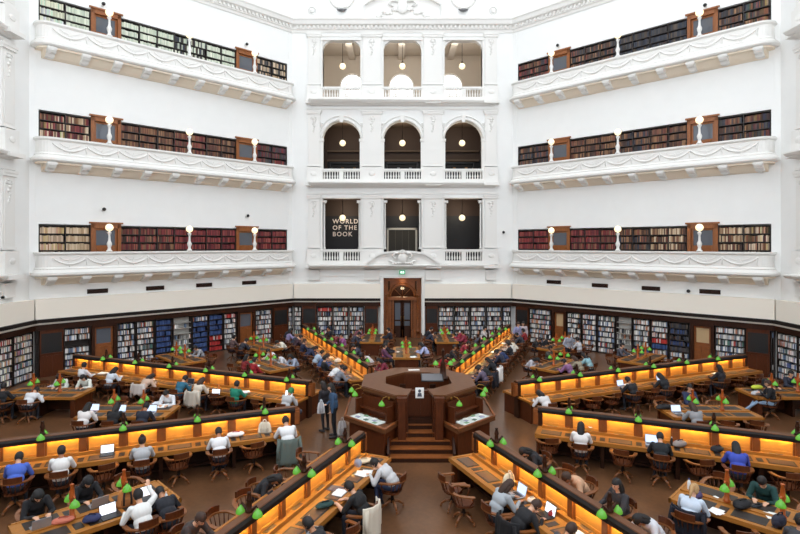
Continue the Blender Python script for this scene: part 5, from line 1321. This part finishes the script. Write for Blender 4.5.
papers(521,393,.3,'white crumpled papers at the dais end of far right desk',s=1.3); papers(628,385,.3,'white papers beside laptop on far right desk'); papers(717,374,.3,'white papers before the dark-haired reader, far right desk')
bag(467,366,.3,'bright yellow bag at the dais end of back right desk',c=(214,206,30),s=(.26,.16,.12)); bag(475,360,.4,'cream bag on back right desk beyond yellow bag',c=(226,204,170),s=(.18,.12,.1)); papers(490,352,.3,'white papers on back right desk'); papers(500,343,.3,'white papers farther out on back right desk')
bag(344,362,.3,'white crumpled bag on back left desk',c=(230,220,206),s=(.16,.12,.1)); papers(336,357,.3,'pinkish papers on back left desk',c=(235,200,180)); bottle(351,373,'black bottle at dais end of back left desk',c=(20,20,22),cap=(20,20,22)); papers(322,345,.4,'white papers midway along the back left desk'); 
papers(396,352,.2,'papers at left edge of inner back table',z=.757); papers(413,357,.1,'white papers at right edge of inner back table',z=.757); papers(256,366,.1,'papers on inner back left table',z=.757); bag(251,364,.2,'small green bag on inner back left table',c=(60,140,110),s=(.12,.08,.07),z=.757)
papers(541,378,.1,'papers on inner back right table',z=.757)
# coats over chair backs
def coat(a,r,s_,off,c,lab,h=.62):
    x,y,rz=seatpos(a,r,s_,off); rt=empty('coat',(x,y,0),rz,lab,'coat','coats on chair backs')
    m=MB(); vs=[];fs=[];n=15;k=7
    for j in range(k):
        z=.88-h*j/(k-1)
        for i in range(n):
            a_=R(205+130*i/(n-1)); rr=.335+.012*j/(k-1)+.018*math.sin(i*1.9+j*.4); vs.append((rr*1.05*math.cos(a_),-.03+rr*math.sin(a_),z-.05*math.sin(i*1.3)*(j==k-1)))
    for j in range(k):
        z=.89-h*j/(k-1)
        for i in range(n):
            a_=R(205+130*i/(n-1)); rr=.312+.01*math.sin(i*1.9+j*.4); vs.append((rr*1.05*math.cos(a_),-.03+rr*math.sin(a_),z))
    for o in (0,n*k):
        for j in range(k-1):
            for i in range(n-1): q=(o+j*n+i,o+j*n+i+1,o+(j+1)*n+i+1,o+(j+1)*n+i); fs.append(q if o else q[::-1])
    for i in range(n-1): fs.append((i,i+1,n*k+i+1,n*k+i)); fs.append(((k-1)*n+i,n*k+(k-1)*n+i,n*k+(k-1)*n+i+1,(k-1)*n+i+1))
    m.add(vs,fs,0,None,True); m.build('coat_body',flat(c,.9),rt)
    for s2 in (-1,1): m=MB(); m.tube([(s2*.27,-.24,.84),(s2*.31,-.25,.6),(s2*.3,-.27,.34)],[.05,.05,.04],8); m.build('sleeve',flat(c,.9),rt)
coat(202.5,4.5,1,1.2,(98,110,104),'long grey-green coat hung on chair of the white-topped reader, near left desk',.7)
coat(247.5,6.6,1,1.32,(206,196,180),'cream coat hung over chair of the black-shirted reader, front left desk',.7)
coat(67.5,K(2)[0],-1,1.2,(230,226,224),'white coat hung over chair on the right of back right desk'); coat(157.5,8.15,1,1.2,(196,186,172),'beige coat hung over the chair of beige-topped reader',.55)
coat(157.5,10.8,1,1.2,(200,190,184),'pale coat over chair of leaning reader, far left long desk',.4); coat(292.5,7.3,-1,1.12,(20,20,24),'black coat over chair behind the grey hooded reader',.5)
coat(315,8.5,-1,1.03,(22,24,36),'navy coat hung over the chair of the blonde reader, front right table',.55)
coat(67.5,K(1)[0],-1,1.2,(26,28,40),'dark coat over chair at the dais end of back right desk')
# bags on the floor
bag(221,466,.2,'blue-rimmed dark backpack on the floor beside short-haired reader',z=.0,c=(40,46,70),c2=(70,100,170),s=(.17,.14,.22),name='backpack')
bag(342,435,.3,'white patterned tote bag held low beside the denim jacket visitor',z=.0,c=(226,220,220),c2=(190,180,180),s=(.17,.09,.24),name='tote_bag')
bag(321,413,.3,'pale backpack worn by the visitor in black',z=1.02,c=(196,196,200),s=(.12,.1,.17),name='backpack')
# stool-side red box on inner left table end
m=MB(); m.bevbox(-.22,.22,-.16,.16,0,.3,.01); x,y=at(178,425,0)
# ------------------------------------------------------------------ light
w=bpy.data.worlds.new('world'); sc.world=w; w.use_nodes=True; nt=w.node_tree; bg=nt.nodes['Background']
bg.inputs[0].default_value=(.89,.945,1.0,1); bg.inputs[1].default_value=WORLD
sc.cycles.max_bounces=8; sc.cycles.diffuse_bounces=5; sc.cycles.glossy_bounces=3; sc.cycles.sample_clamp_indirect=6
sc.view_settings.view_transform='Standard'; sc.view_settings.look='None'; sc.view_settings.gamma=1; sc.view_settings.exposure=EXPO
sc.view_settings.use_curve_mapping=False
def lamp(name,mw,energy,colr=(1,.85,.62),size=.2,typ='POINT',sx=1,sy=1):
    l=bpy.data.lights.new(name,typ); l.energy=energy; l.color=colr
    if typ=='POINT': l.shadow_soft_size=size
    else: l.shape='RECTANGLE'; l.size=sx; l.size_y=sy
    o=bpy.data.objects.new(name,l); COL.objects.link(o); o.matrix_world=mw; return o
for i,(z,e,d) in enumerate(((8.6,60,1.9),(13.9,60,2.3),(20.6,110,4.5))):
    for c in BC: lamp('gallery_fill_light',NW@Matrix.Translation((c,d,z)),e,(1,.86,.66) if i<2 else (1,.95,.86),.25)  # added point lights without fittings, brightening the rooms behind the openings
lamp('lobby_fill_light',NW@Matrix.Translation((0,2.2,3.6)),120,(1,.72,.42),.2); lamp('lobby_fill_light',NW@Matrix.Translation((0,.3,3.7)),4,(1,.72,.42),.15)  # two added warm fills that brighten the vestibule, no fitting modelled
# drop prototypes never placed
for o in list(COL.objects):
    if o.parent is None and o.type=='EMPTY' and 'label' not in o and 'kind' not in o:
        for ch in KIDS.get(o.name,()): bpy.data.objects.remove(ch)
        bpy.data.objects.remove(o)
